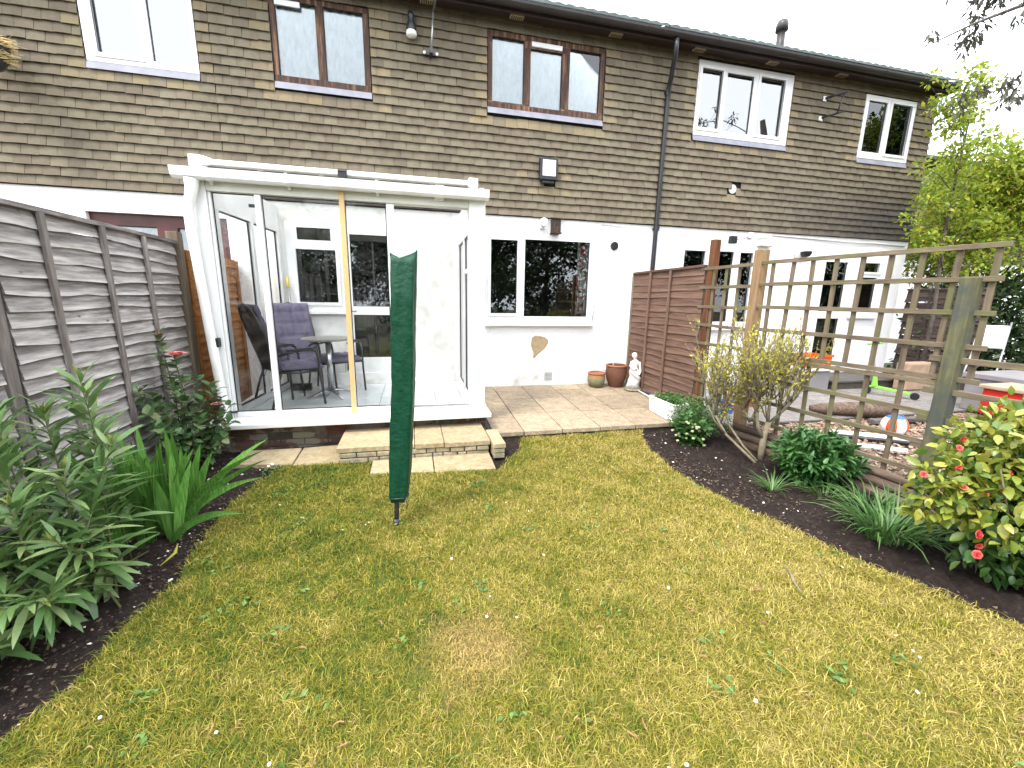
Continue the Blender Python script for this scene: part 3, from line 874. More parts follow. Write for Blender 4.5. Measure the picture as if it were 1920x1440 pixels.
W1 = (-4.696, -3.60, 3.855, 4.83); W2 = (-2.79, -1.675, 3.885, 4.81); W3 = (-.162, 1.527, 3.90, 4.815)
W4 = (3.05, 4.79, 3.865, 4.885); W5 = (6.30, 7.43, 3.825, 4.80)
KW = (-.177, 1.535, .966, 2.261); IW = (-2.84, -2.13, 1.12, 2.27); ID = (-2.125, -1.385, .10, 2.27)
LD = (-4.98, -3.50, -.05, 2.26)
NW = (3.02, 4.52, .90, 2.25); ND = (5.93, 6.745, .05, 2.20); NV = (6.75, 7.37, 1.12, 2.20)

# --- left-hand neighbour
hl = house_shell('terraced_house', 'tile hung house left of the grey fence with white upstairs window', -7.6, -3.45, [W1], [LD], (-5.5, 0, -.34))
window(hl, *W1, [(-4.575, -4.165, 3.945, 4.74), (-4.055, -3.65, 3.925, 4.74)], MT['upvc'], -.02, sash=(0,), cloth=[(-4.65, -3.64, 3.88, 4.8, 'bright_backing', 3)], glass='glass_up')
d = window(hl, *LD, [(-4.83, -4.30, .2, 2.12), (-4.08, -3.60, .2, 2.12)], MT['maroon'], .06, lead=False, name='door', cloth=[(-4.9, -4.3, .2, 2.12, 'lace', 40), (-4.1, -3.55, .2, 2.12, 'lace', 40)])
d['label'] = 'maroon framed glazed door showing above the fence'
tile_field(hl, -7.6, -3.45, [W1], x_lo=-6.6)
eaves(hl, -7.6, -3.45, vents=(-4.0,))
# --- the house of the photograph
hm = house_shell('terraced_house', 'tile hung white rendered house behind the conservatory with brown upstairs windows', -3.45, 2.30, [W2, W3], [KW, IW, ID], (-.6, 0, -.34))
window(hm, *W2, [(-2.735, -2.285, 3.955, 4.755), (-2.20, -1.74, 3.955, 4.755)], MT['brownframe'], -.015, cloth=[(-2.76, -1.70, 3.9, 4.8, 'lace', 55)], label='weathered brown timber window with net curtains')
window(hm, *W3, [(-.105, .34, 3.975, 4.75), (.43, .89, 3.96, 4.67), (1.0, 1.465, 3.985, 4.745)], MT['brownframe'], -.015, cloth=[(-.13, 1.5, 3.92, 4.8, 'lace', 45)], label='weathered brown three light window with net curtains')
for w_, x0, x1 in ((W3, .44, .88), (W2, -2.73, -2.45)):
    m = MB(); m.box(x0, x1, -.035, -.012, 4.69, 4.75); m.build('trickle_vent', MT['upvc'], hm, bevel=.006)
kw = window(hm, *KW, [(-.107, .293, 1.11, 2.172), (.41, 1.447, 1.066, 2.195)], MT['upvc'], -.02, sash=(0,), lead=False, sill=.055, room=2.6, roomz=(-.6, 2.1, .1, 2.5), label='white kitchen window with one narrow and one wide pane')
MT['rosy'] = plain('red_patterned_curtain', (.72, .68, .62), .9, (.45, .03, .03), 9, lo=.5, hi=.56)
xs = np.linspace(1.30, 1.50, 20)
m = MB(); m.add([(x+.10*(1-(z-1)/1.3)*0-.09*(1.0 if z < 1.3 else 0)*0, .12+.02*math.sin(x*70), z) for z in (1.0, 2.25) for x in xs], [(i, i+1, 20+i+1, 20+i) for i in range(19)])
m.build('curtain_or_backing', MT['rosy'], kw, smooth=True)
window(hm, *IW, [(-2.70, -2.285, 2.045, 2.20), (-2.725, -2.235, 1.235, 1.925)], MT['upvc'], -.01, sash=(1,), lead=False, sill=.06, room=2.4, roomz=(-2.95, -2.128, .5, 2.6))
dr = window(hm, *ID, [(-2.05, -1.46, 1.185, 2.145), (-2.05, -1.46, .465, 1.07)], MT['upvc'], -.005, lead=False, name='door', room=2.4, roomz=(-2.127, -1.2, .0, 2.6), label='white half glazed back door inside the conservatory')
m = MB(); m.tube([(-2.09, -.02, 1.12), (-2.09, -.06, 1.12), (-2.0, -.065, 1.12)], .009, 8); m.box(-2.105, -2.075, -.02, -.004, 1.03, 1.2); m.build('handle', MT['lead'], dr)
m = MB(); m.box(-2.15, -1.36, -.02, .03, .02, .098); m.build('doorstep', MT['upvc'], hm)
tile_field(hm, -3.45, 2.30, [W2, W3], extra_new=((.40, 1.05, 2.86, 2.93), (.30, .5, 3.05, 3.12), (.88, 1.05, 3.07, 3.2)), missing=((.62, .8, 2.90, 3.05),))
eaves(hm, -3.45, 2.30, vents=(-.95, .2, 1.62))
m = MB()
m.box(-.405, 2.22, -.022, .0, -.05, .215); m.build('plinth', MT['plinth'], hm, bevel=.006)
m = MB(); m.box(-3.02, -.66, -.022, -.001, .05, .245); m.build('plinth', MT['plinth'], hm, bevel=.006)
m = MB(); m.box(-3.02, -2.842, -.006, -.001, .25, 2.5); m.box(-1.383, -.66, -.006, -.001, .25, 2.5); m.box(-2.842, -1.383, -.006, -.001, 2.273, 2.5); m.box(-2.842, -2.128, -.006, -.001, .25, 1.07)
m.build('plaster', MT['smooth_render'], hm)
# patch of lost render under the kitchen window
MT['patch'] = plain('bare_render_patch', (.30, .22, .12), .95, (.40, .31, .19), 14, .5, 50)
pp = [(.555,.74),(.61,.765),(.69,.76),(.76,.745),(.80,.72),(.83,.69),(.825,.65),(.80,.60),(.77,.56),(.72,.52),(.67,.48),(.63,.44),(.60,.405),(.585,.43),(.59,.49),(.575,.53),(.56,.57),(.545,.62),(.55,.68)]
m = MB(); m.prism([(s, t) for s, t in pp], lambda s, t, w: (s, w, t), -.004, .004); m.build('bare_patch', MT['patch'], hm)
# air brick, round vent
MT['greyv'] = plain('painted_airbrick', (.6, .6, .58), .7)
m = MB(); m.box(.77, .905, -.03, -.023, .05, .195); ab = m.build('air_brick', MT['greyv'], hm)
m = MB()
for i in range(6):
    for j in range(6): m.box(.78+i*.0205, .79+i*.0205, -.0335, -.0305, .062+j*.0215, .073+j*.0215)
m.build('air_holes', MT['black'], ab)
m = MB(); m.tube([(1.855, .0, 2.165), (1.855, -.035, 2.165)], .062, 20); v = m.build('round_vent', MT['black'], hm, bevel=.006)
m = MB()
for k in range(4): m.box(1.81, 1.90, -.042, -.034, 2.125+k*.024, 2.135+k*.024)
m.build('louvre', MT['black'], v)
# downpipe
m = MB(); m.tube([(2.44, -.335, 4.90), (2.44, -.335, 4.80), (2.46, -.30, 4.72), (2.52, -.14, 4.50), (2.54, -.075, 4.42), (2.54, -.06, 4.2), (2.525, -.06, 2.0), (2.52, -.06, -.1)], .035, 12)
dp = m.build('downpipe', MT['black'], hm, smooth=True)
for z in (4.36, 2.45, 1.2):
    m = MB(); m.tube([(2.54, -.06, z-.03), (2.54, -.06, z+.03)], .042, 12); m.box(2.50, 2.58, -.03, -.001, z-.02, z+.02); m.build('pipe_clip', MT['black'], dp)
# cables on the render
m = MB(); m.tube([(1.62, -.012, 2.47), (1.9, -.02, 2.46), (2.2, -.02, 2.43), (2.44, -.03, 2.40), (2.46, -.03, 2.33)], .005, 6)
m.tube([(1.60, -.01, 2.45), (1.61, -.01, 2.0), (1.60, -.012, 1.4), (1.55, -.012, 1.0)], .004, 6)
m.build('cable', MT['greyv'], hm, smooth=True)
# --- right-hand neighbour
hr = house_shell('terraced_house', 'tile hung house beyond the trellis with white upstairs windows', 2.30, 7.90, [W4, W5], [NW, ND, NV], (5.1, 0, -.34))
window(hr, *W4, [(3.11, 3.475, 3.975, 4.78), (3.56, 4.05, 3.96, 4.775), (4.165, 4.63, 3.975, 4.79)], MT['upvc'], -.025, sash=(0, 2), cloth=[(3.09, 4.75, 3.9, 4.85, 'bright_backing', 2)], label='white three light window with white backing added behind its panes', glass='glass_up')
window(hr, *W5, [(6.375, 6.79, 3.93, 4.72), (6.89, 7.335, 3.93, 4.72)], MT['upvc'], -.025, sash=(1,), label='white two light window with dark panes')
window(hr, *NW, [(3.10, 3.50, 1.0, 2.155), (3.60, 4.06, 1.0, 2.165), (4.18, 4.44, 1.0, 2.16)], MT['upvc'], -.02, sash=(0, 2), lead=False, sill=.05, cloth=[(3.62, 3.8, 1.0, 2.2, 'lace', 40), (4.2, 4.46, 1.0, 2.2, 'lace', 40)])
window(hr, *ND, [(6.05, 6.56, 1.20, 2.085), (6.05, 6.56, .33, 1.07)], MT['upvc'], .0, lead=False, name='door', roomz=(5.8, 6.748, -.1, 2.4))
window(hr, *NV, [(6.83, 7.29, 1.93, 2.09), (6.83, 7.29, 1.21, 1.83)], MT['upvc'], -.01, sash=(0,), lead=False, sill=.06, roomz=(6.749, 7.6, .7, 2.4))
tile_field(hr, 2.30, 7.90, [W4, W5], extra_new=((3.7, 4.1, 2.95, 3.0),), missing=((3.80, 3.97, 3.06, 3.26),))
eaves(hr, 2.30, 7.80, vents=(2.95, 4.25, 5.6))
m = MB(); m.tube([(3.885, -.005, 3.14), (3.885, -.02, 3.14)], .07, 14); m.build('blanked_flue', MT['greyv'], hr)
m = MB(); m.add([(7.9, 0, -.34), (7.9, 6, -.34), (7.9, 6, 6.0), (7.9, 0, ZE)], [(0, 1, 2, 3)]); m.build('end_wall', MT['render'], hr)
m = MB(); m.tube([(4.80, -.012, 2.47), (5.6, -.02, 2.455), (6.4, -.03, 2.43), (7.1, -.02, 2.44), (7.8, -.02, 2.42)], .012, 6); m.build('cable', MT['greyv'], hr, smooth=True)
m = MB(); m.tube([(5.83, 1.5, 5.8), (5.83, 1.5, 6.50)], .075, 14); m.lathe([(.075, 0), (.11, .0), (.11, .10), (.085, .17), (.03, .2), (.001, .2)], (5.83, 1.5, 6.46), 16)
m.build('flue_pipe', MT['gutter'], hr, smooth=True)
m = MB(); m.box(7.80, 7.86, -.36, .4, ZE-.06, ZE+.10); m.build('barge_board', MT['soffit'], hr)

# --- far house, set back
FY = 3.0
hf = thing('terraced_house', 'farther tile hung house set back behind the yellow green tree', 'house', (14, FY, -.34))
m = MB(); wall_holes(m, 8.2, 20, -.34, ZB+.1, FY, FY+.25, [(13.3, 14.4, .9, 2.2)]); m.build('rendered_wall', MT['render'], hf)
m = MB(); wall_holes(m, 8.2, 20, ZB+.1, ZE+.1, FY+.012, FY+.25, [(13.35, 14.55, 3.75, 4.65)]); m.build('upper_wall', MT['felt'], hf)
window(hf, 13.35, 14.55, 3.75, 4.65, [(13.45, 13.9, 3.85, 4.55), (14.0, 14.45, 3.85, 4.55)], MT['upvc'], FY, cloth=[(13.4, 14.5, 3.8, 4.6, 'bright_backing', 2)])
window(hf, 13.3, 14.4, .9, 2.2, [(13.4, 13.8, 1.0, 2.1), (13.9, 14.3, 1.0, 2.1)], MT['upvc'], FY, lead=False)
tile_field(hf, 8.2, 20, [(13.35, 14.55, 3.75, 4.65)], y=FY, ztop=ZE+.1, zb=ZB+.1, limit=120, x_lo=10.5)
eaves(hf, 8.2, 20, y=FY, dz=.12)
# ================================================================== conservatory
def polycarb():
    m, n, l = new_mat('polycarbonate_roof')
    t = n.new('ShaderNodeBsdfTransparent'); t.inputs['Color'].default_value = (.97, .97, .96, 1); d = n.new('ShaderNodeBsdfTranslucent'); d.inputs['Color'].default_value = (.9, .9, .88, 1)
    mx = n.new('ShaderNodeMixShader'); mx.inputs[0].default_value = .12; o = n.new('ShaderNodeOutputMaterial')
    l.new(t.outputs[0], mx.inputs[1]); l.new(d.outputs[0], mx.inputs[2]); l.new(mx.outputs[0], o.inputs['Surface']); return m
MT['polycarb'] = polycarb()
MT['floortile'] = plain('pale_floor_tile', (.66, .69, .69), .22, (.60, .64, .65), 7, piece=.1, spec=.5)
MT['grout'] = plain('grey_grout', (.26, .27, .27), .9)
MT['pine'] = plain('pine_batten', (.62, .42, .20), .7, (.55, .34, .14), 14, stretch=(10, 10, 1), bump=.2)
MT['alu'] = plain('aluminium_track', (.42, .42, .43), .35, (.3, .3, .3), 10, metallic=.7)
cv = thing('conservatory', 'white lean-to conservatory with sliding glass doors against the house', 'conservatory', (-1.85, -.8, -.3))
m = MB(); m.box(-3.17, -.47, -1.742, -1.55, -.34, .03); m.box(-.62, -.47, -1.55, -.025, -.34, .03); m.box(-3.17, -3.0, -1.55, -.025, -.34, .03)
bw = m.build('base_wall', MT['mortar'], cv)
for r_, z in enumerate((-.275, -.200, -.125, -.05)):
    x = -3.165-(.11 if r_ % 2 else 0)
    while x < -.5:
        a, c = max(x, -3.165), min(x+.215, -.475)
        if c-a > .03 and random.random() < (.95 if (a < -2.55 or a > -.9) else .45) and not (r_ == 3 and -2.3 < a < -1.9):
            m = MB(); m.box(a, c, -1.752+random.uniform(-.002, .002), -1.70, z, z+.064); m.build('brick', MT['basebrick'], bw, bevel=.004)
        x += .225
m = MB(); m.box(-2.17, -1.95, -1.757, -1.70, -.09, -.02); ab = m.build('air_brick', MT['redbrick'], cv)
m = MB()
for k in range(4): m.box(-2.155, -1.965, -1.760, -1.7575, -.083+k*.0155, -.076+k*.0155)
m.build('air_slot', MT['black'], ab)
m = MB(); m.box(-3.24, -.435, -1.90, -1.50, .038, .084); m.build('sill', MT['oldwhite'], cv, bevel=.008)
m = MB(); m.box(-.665, -.42, -1.495, -.024, .038, .082); m.build('side_sill', MT['oldwhite'], cv, bevel=.006)
m = MB(); m.box(-3.24, -3.0, -1.495, -.024, .038, .082); m.build('side_sill', MT['oldwhite'], cv, bevel=.006)
m = MB(); m.box(-2.998, -.668, -1.498, -.024, -.05, .070); fl = m.build('floor', MT['grout'], cv)
for i in range(7):
    for j in range(5):
        x0 = -2.995+i*.333; y0 = -1.495+j*.30+(0)
        m = MB(); m.box(x0+.003, min(x0+.330, -.672), y0+.003, min(y0+.297, -.03), .060, .076+random.uniform(-.0005, .0005)); m.build('floor_tile', MT['floortile'], fl, bevel=.002)
# front frame
def cbox(name, x0, x1, y0, y1, z0, z1, mt='upvc', bev=.005, parent=cv):
    q = MB(); q.box(x0, x1, y0, y1, z0, z1); return q.build(name, MT[mt], parent, bevel=bev)
cbox('post', -3.155, -3.062, -1.615, -1.50, .084, 2.44)
q = MB(); q.add([(-3.235, -1.60, 2.33), (-3.156, -1.60, 2.33), (-3.156, -1.60, .085), (-3.165, -1.60, .085), (-3.235, -1.50, 2.33), (-3.156, -1.50, 2.33), (-3.156, -1.50, .085), (-3.165, -1.50, .085)], [(3,2,1,0),(4,5,6,7),(0,1,5,4),(1,2,6,5),(2,3,7,6),(3,0,4,7)]); q.build('corner_trim', MT['upvc'], cv)
cbox('jamb', -3.060, -3.035, -1.595, -1.535, .084, 2.25)
cbox('post', -.640, -.462, -1.615, -1.50, .084, 2.44)
cbox('bottom_rail', -3.033, -1.40, -1.598, -1.53, .085, .135)
cbox('door_track', -1.398, -.642, -1.600, -1.52, .085, .100)
for k in range(3): cbox('track_rib', -1.398, -.642, -1.585+k*.022, -1.578+k*.022, .1005, .116, 'alu', 0)
cbox('header', -3.060, -.642, -1.618, -1.50, 2.25, 2.44, 'cream')
cbox('mullion', -2.672, -2.618, -1.605, -1.54, .136, 2.249)
cbox('mullion', -1.478, -1.402, -1.600, -1.53, .136, 2.249)
cbox('mullion', -1.90, -1.875, -1.575, -1.54, .136, 2.249)
for (a, c) in ((-3.033, -2.674), (-2.616, -1.902), (-1.873, -1.480)):
    q = MB(); q.add([(a, -1.56, .136), (c, -1.56, .136), (c, -1.56, 2.249), (a, -1.56, 2.249)], [(0, 1, 2, 3)]); p = q.build('pane', MT['glass_thin'], cv)
    q = MB(); ring(q, a+.008, c-.008, .145, 2.24, .008, -1.570, -1.5635); q.build('gasket', MT['black'], p)
q = MB(); q.bar((-1.893, -1.63, 2.40), (-1.893, -1.645, .05), .047, .018, (0, 1, 0)); q.build('batten', MT['pine'], cv)
q = MB(); q.box(-3.085, -3.02, -1.628, -1.603, .135, .155); q.build('door_stop', MT['black'], cv)
q = MB(); q.box(-3.165, -3.085, -1.690, -1.616, .815, .905); lk = q.build('lock_box', MT['black'], cv, bevel=.008)
cbox('catch', -2.735, -2.68, -1.575, -1.563, 2.135, 2.165, 'black', .003)
# gutter and downpipe
prof = [(-1.735, 2.418), (-1.722, 2.345), (-1.70, 2.325), (-1.65, 2.325), (-1.622, 2.335), (-1.620, 2.405), (-1.632, 2.405), (-1.635, 2.345), (-1.70, 2.34), (-1.71, 2.35), (-1.722, 2.418)]
q = MB(); q.prism(prof, lambda s, t, w: (w, s, t), -3.275, -.450); gt = q.build('gutter', MT['oldwhite'], cv)
for x in (-3.0, -2.35, -1.55, -.95):
    q = MB(); w_ = .012 if x != -.95 else .045
    pr = [(-1.741, 2.424), (-1.727, 2.341), (-1.70, 2.318), (-1.640, 2.318), (-1.64, 2.30), (-1.62, 2.30), (-1.62, 2.322), (-1.735, 2.424)]
    q.prism(pr, lambda s, t, w: (w, s, t), x-w_, x+w_); q.build('gutter_bracket', MT['oldwhite'], gt)
q = MB(); q.prism(prof[:6], lambda s, t, w: (w, s, t), -.4495, -.440); q.prism(prof[:6], lambda s, t, w: (w, s, t), -3.283, -3.2755); q.build('stop_end', MT['oldwhite'], gt)
q = MB(); q.tube([(-3.14, -1.675, 2.33), (-3.145, -1.675, 2.25), (-3.165, -1.675, 2.18), (-3.195, -1.672, 2.08), (-3.195, -1.67, 1.9), (-3.15, -1.672, 1.0), (-3.105, -1.675, .22), (-3.10, -1.70, .145), (-3.10, -1.80, .105)], [.06, .05, .045, .042, .042, .042, .042, .042, .044], 14, cap=False)
dpp = q.build('downpipe', MT['oldwhite'], cv, smooth=True)
q = MB(); q.tube([(-3.10, -1.80, .105), (-3.10, -1.72, .125)], .036, 14); q.build('pipe_mouth', MT['black'], dpp)
# folded awning bar over the gutter
q = MB(); q.box(-3.0, -.60, -1.70, -1.64, 2.455, 2.500); aw = q.build('awning_bar', MT['oldwhite'], cv, bevel=.006)
q = MB(); q.box(-3.13, -3.03, -1.72, -1.62, 2.425, 2.525); q.add([(-3.03, -1.71, 2.525), (-2.95, -1.70, 2.505), (-2.95, -1.70, 2.455), (-3.03, -1.71, 2.44), (-3.03, -1.63, 2.525), (-2.95, -1.64, 2.505), (-2.95, -1.64, 2.455), (-3.03, -1.63, 2.44)], [(3,2,1,0),(4,5,6,7),(0,1,5,4),(1,2,6,5),(2,3,7,6),(3,0,4,7)]); q.build('end_cap', MT['oldwhite'], aw, bevel=.008)
q = MB(); q.box(-.655, -.555, -1.72, -1.62, 2.43, 2.525); q.build('end_cap', MT['oldwhite'], aw, bevel=.015)
q = MB(); q.box(-1.90, -1.82, -1.72, -1.66, 2.43, 2.475); q.tube([(-1.90, -1.69, 2.485), (-1.82, -1.69, 2.485)], .028, 10); q.build('bracket', MT['black'], aw)
cbox('blind_rail', -3.0, -.60, -1.66, -1.625, 2.428, 2.445, 'black', 0)
# roof
RX = np.linspace(-3.12, -.50, 6)
for k in range(5):
    q = MB(); q.add([(RX[k]+.02, -1.60, 2.445), (RX[k+1]-.02, -1.60, 2.445), (RX[k+1]-.02, -.03, 2.575), (RX[k]+.02, -.03, 2.575), (RX[k]+.02, -1.60, 2.457), (RX[k+1]-.02, -1.60, 2.457), (RX[k+1]-.02, -.03, 2.587), (RX[k]+.02, -.03, 2.587)],
                    [(0,3,2,1),(4,5,6,7),(0,1,5,4),(1,2,6,5),(2,3,7,6),(3,0,4,7)]); q.build('roof_panel', MT['polycarb'], cv)
for x in RX:
    q = MB(); q.bar((x, -1.60, 2.437), (x, -.03, 2.567), .045, .05); q.build('roof_bar', MT['oldwhite'], cv)
cbox('wall_plate', -3.05, -.55, -.05, -.008, 2.515, 2.555, 'soffit', 0)
# side walls
def side(xf, xb, sgn, splits, ztop):
    def P(t, z, o=0): return (xf+(xb-xf)*t+sgn*o, -1.495+(1.47)*t, z)
    def bar_z(t0, t1, z0, z1, th=.06, nm='side_frame'):
        q = MB(); v = [P(t, z, o) for o in (-th/2, th/2) for t, z in ((t0, z0), (t1, z0), (t1, z1), (t0, z1))]
        q.add(v, [(3,2,1,0),(4,5,6,7),(0,1,5,4),(1,2,6,5),(2,3,7,6),(3,0,4,7)]); q.build(nm, MT['upvc'], cv)
    bar_z(0, 1, .083, .15); bar_z(0, 1, ztop, 2.44, .05, 'side_panel')
    for t in splits: bar_z(t-.022, t+.022, .151, ztop-.001)
    for a, c in zip(splits[:-1], splits[1:]):
        q = MB(); v = [P(t, z, 0) for t, z in ((a+.023, .152), (c-.023, .152), (c-.023, ztop-.002), (a+.023, ztop-.002))]
        q.add(v, [(0, 1, 2, 3)]); p = q.build('pane', MT['glass_thin'], cv)
        q = MB()
        for (t0, t1, z0, z1) in ((a+.023, a+.031, .152, ztop-.002), (c-.031, c-.023, .152, ztop-.002), (a+.031, c-.031, .152, .165), (a+.031, c-.031, ztop-.015, ztop-.002)):
            v = [P(t, z, o) for o in (-.008, .008) for t, z in ((t0, z0), (t1, z0), (t1, z1), (t0, z1))]
            q.add(v, [(3,2,1,0),(4,5,6,7),(0,1,5,4),(1,2,6,5),(2,3,7,6),(3,0,4,7)])
        q.build('gasket', MT['black'], p)
side(-3.08, -2.93, 1, (.022, .5, .978), 2.12)
side(-.575, -.565, 1, (.022, .5, .978), 2.05)
q = MB(); q.box(-.602, -.545, -1.40, -.85, 1.62, 1.67); q.build('side_transom', MT['upvc'], cv)

# ================================================================== garden furniture inside
MT['purple'] = plain('purple_cushion', (.105, .092, .142), .9, (.145, .128, .188), 8, .3, 90, spec=.15)
def mesh_mat():
    m, n, l = new_mat('black_sling_mesh')
    p = n.new('ShaderNodeBsdfPrincipled'); p.inputs['Base Color'].default_value = (.018, .018, .02, 1); p.inputs['Roughness'].default_value = .6
    t = n.new('ShaderNodeBsdfTransparent'); mx = n.new('ShaderNodeMixShader'); mx.inputs[0].default_value = .22; o = n.new('ShaderNodeOutputMaterial')
    l.new(p.outputs[0], mx.inputs[1]); l.new(t.outputs[0], mx.inputs[2]); l.new(mx.outputs[0], o.inputs[0]); return m
MT['sling'] = mesh_mat()
MT['darkmetal'] = plain('dark_grey_metal', (.025, .026, .028), .4, (.035, .036, .038), 12, spec=.5)
MT['chrome'] = plain('brushed_chrome', (.5, .5, .52), .25, metallic=.9)
def cushion(mb, w, L, T, O, U, Wd, Nn, nu=5, nv=7):
    """quilted pad: origin O, along U (length L), across Wd (width w), thick along Nn"""
    gu, gv = 22, 30
    def hgt(s, t):
        e = min(s, 1-s)*w; f = min(t, 1-t)*L
        edge = min(1, (min(e, f)/.035))**.5
        q = 1.0
        for c in (.2, .8): q -= .45*math.exp(-((s-c)/.022)**2)
        for c in (.10, .40, .62, .82): q -= .4*math.exp(-((t-c)/.018)**2)
        if t > .4: q -= .35*math.exp(-((s-.5)/.02)**2)
        return T*(.25+.75*edge*max(q, .25))
    vs = []
    for i in range(gu+1):
        for j in range(gv+1):
            s, t = i/gu, j/gv
            base = O+U*(t*L)+Wd*((s-.5)*w); vs.append(base+Nn*hgt(s, t))
    n0 = len(vs)
    for i in range(gu+1):
        for j in range(gv+1): vs.append(O+U*(j/gv*L)+Wd*((i/gu-.5)*w))
    f = []
    k = gv+1
    for i in range(gu):
        for j in range(gv):
            f.append((i*k+j, (i+1)*k+j, (i+1)*k+j+1, i*k+j+1)); f.append((n0+i*k+j+1, n0+(i+1)*k+j+1, n0+(i+1)*k+j, n0+i*k+j))
    for i in range(gu): f.append((i*k, n0+i*k, n0+(i+1)*k, (i+1)*k)); f.append((i*k+gv, (i+1)*k+gv, n0+(i+1)*k+gv, n0+i*k+gv))
    for j in range(gv): f.append((j, j+1, n0+j+1, n0+j)); f.append((gu*k+j, n0+gu*k+j, n0+gu*k+j+1, gu*k+j+1))
    mb.add(vs, f)
def chair(label):
    t = local(thing('garden_chair', label, 'chair', group='garden chairs in the conservatory'))
    A = lambda *p: np.array(p, float)
    # faces -y; seat height .42
    for s in (-1, 1):
        q = MB(); q.tube([(s*.275, -.27, 0), (s*.27, -.24, .30), (s*.27, -.225, .56), (s*.27, -.20, .63), (s*.27, -.14, .655), (s*.27, .02, .64), (s*.25, .20, .60)], .0135, 8); q.build('leg', MT['darkmetal'], t, smooth=True)
        q = MB(); q.tube([(s*.27, .31, 0), (s*.255, .22, .30), (s*.25, .17, .42)], .0135, 8); q.build('leg', MT['darkmetal'], t, smooth=True)
        q = MB(); q.tube([(s*.27, -.19, .662), (s*.272, -.1, .668), (s*.27, .10, .655)], .018, 8, flat=.5); q.build('armrest', MT['black'], t, smooth=True)
        q = MB(); q.tube([(s*.25, -.24, .40), (s*.25, .0, .395), (s*.25, .17, .42)], .012, 8); q.build('seat_rail', MT['darkmetal'], t, smooth=True)
    q = MB(); q.tube([(-.25, -.24, .40), (.25, -.24, .40)], .012, 8); q.build('stretcher', MT['darkmetal'], t, smooth=True)
    # reclined back with a rounded top
    bu = norm(A(0, .30, 1.0)); b0 = A(0, .17, .40)
    pts = [b0+A(-.25, 0, 0), b0+bu*.4+A(-.25, 0, 0), b0+bu*.62+A(-.235, 0, 0), b0+bu*.74+A(-.17, 0, 0), b0+bu*.78, b0+bu*.74+A(.17, 0, 0), b0+bu*.62+A(.235, 0, 0), b0+bu*.4+A(.25, 0, 0), b0+A(.25, 0, 0)]
    q = MB(); q.tube(pts, .0135, 8); q.tube([b0+bu*.735+A(-.06, 0, 0), b0+bu*.705+A(-.03, 0, 0), b0+bu*.705+A(.03, 0, 0), b0+bu*.735+A(.06, 0, 0)], .008, 6); q.build('back_frame', MT['darkmetal'], t, smooth=True)
    nb = norm(np.cross(A(1, 0, 0), bu))     # towards the sitter
    if nb[1] > 0: nb = -nb
    q = MB(); poly = [b0+A(-.245, 0, 0), b0+A(.245, 0, 0), b0+bu*.6+A(.235, 0, 0), b0+bu*.70+A(.17, 0, 0), b0+bu*.70+A(-.17, 0, 0), b0+bu*.6+A(-.235, 0, 0)]
    q.add(poly+[p+nb*.004 for p in poly], [(0, 1, 2, 3, 4, 5), (11, 10, 9, 8, 7, 6)]); q.build('back_sling', MT['sling'], t)
    q = MB(); sl = [A(-.245, -.24, .405), A(.245, -.24, .405), A(.245, .17, .425), A(-.245, .17, .425)]
    q.add(sl+[p+A(0, 0, .004) for p in sl], [(3, 2, 1, 0), (4, 5, 6, 7)]); q.build('seat_sling', MT['sling'], t)
    q = MB(); cushion(q, .47, .74, .055, b0+bu*.03+nb*.02, bu, A(1, 0, 0), nb); q.build('back_cushion', MT['purple'], t, smooth=True)
    q = MB(); cushion(q, .47, .47, .06, A(0, .17, .435), norm(A(0, -1, -.03)), A(-1, 0, 0), A(0, 0, 1)); q.build('seat_cushion', MT['purple'], t, smooth=True)
    q = MB(); q.tube([(.2, .16, .41), (.21, .2, .3), (.2, .19, .2)], .004, 5); q.build('cushion_tie', MT['purple'], t, smooth=True)
    return t
FZ = .076
ch = chair('dark garden chair seen from behind at the left front of the conservatory')
ch.location = (-2.66, -1.05, FZ); ch.rotation_euler = (0, 0, math.radians(126))
c2 = copy_tree(ch); c2['label'] = 'garden chair with purple cushion facing out between wall and round table'
c2.location = (-2.62, -.47, FZ); c2.rotation_euler = (0, 0, math.radians(34))
c3 = copy_tree(ch); c3.name = 'garden_stool'; c3['label'] = 'low armed seat with purple pad half hidden behind the round table and pine batten'; c3['category'] = 'stool'; del c3['group']
for k_ in [k_ for k_ in c3.children if k_.name.startswith('back_')]: bpy.data.objects.remove(k_)
c3.location = (-2.27, -.34, FZ); c3.rotation_euler = (0, 0, math.radians(30))
tb = thing('bistro_table', 'small round grey topped table with chrome pedestal in the conservatory', 'table', (-2.28, -.72, FZ))
q = MB(); q.lathe([(.001, .742), (.285, .742), (.30, .735), (.30, .72), (.285, .715), (.001, .715)], (-2.28, -.72, FZ), 40)
MT['tabletop'] = plain('speckled_grey_top', (.17, .16, .145), .35, (.26, .25, .23), 60)
q.build('table_top', MT['tabletop'], tb, smooth=False)
q = MB(); q.tube([(-2.28, -.72, FZ+.07), (-2.28, -.72, FZ+.712)], .033, 16); q.build('pedestal', MT['chrome'], tb, smooth=True)
for k in range(4):
    a = math.radians(35+90*k); q = MB(); c, s = math.cos(a), math.sin(a)
    q.tube([(-2.28+.02*c, -.72+.02*s, FZ+.085), (-2.28+.15*c, -.72+.15*s, FZ+.06), (-2.28+.30*c, -.72+.30*s, FZ+.012)], [.032, .026, .013], 8, flat=.6); q.build('foot', MT['chrome'], tb, smooth=True)
MT['yellow'] = plain('yellow_plastic', (.75, .6, .05), .4)
br = thing('broom', 'thin grey broom pole with yellow tip leaning in the conservatory corner', 'broom', (-2.80, -.16, FZ))
q = MB(); q.tube([(-2.72, -.30, FZ+.08), (-2.845, -.055, 1.42)], .012, 8); q.build('handle', MT['alu'], br, smooth=True)
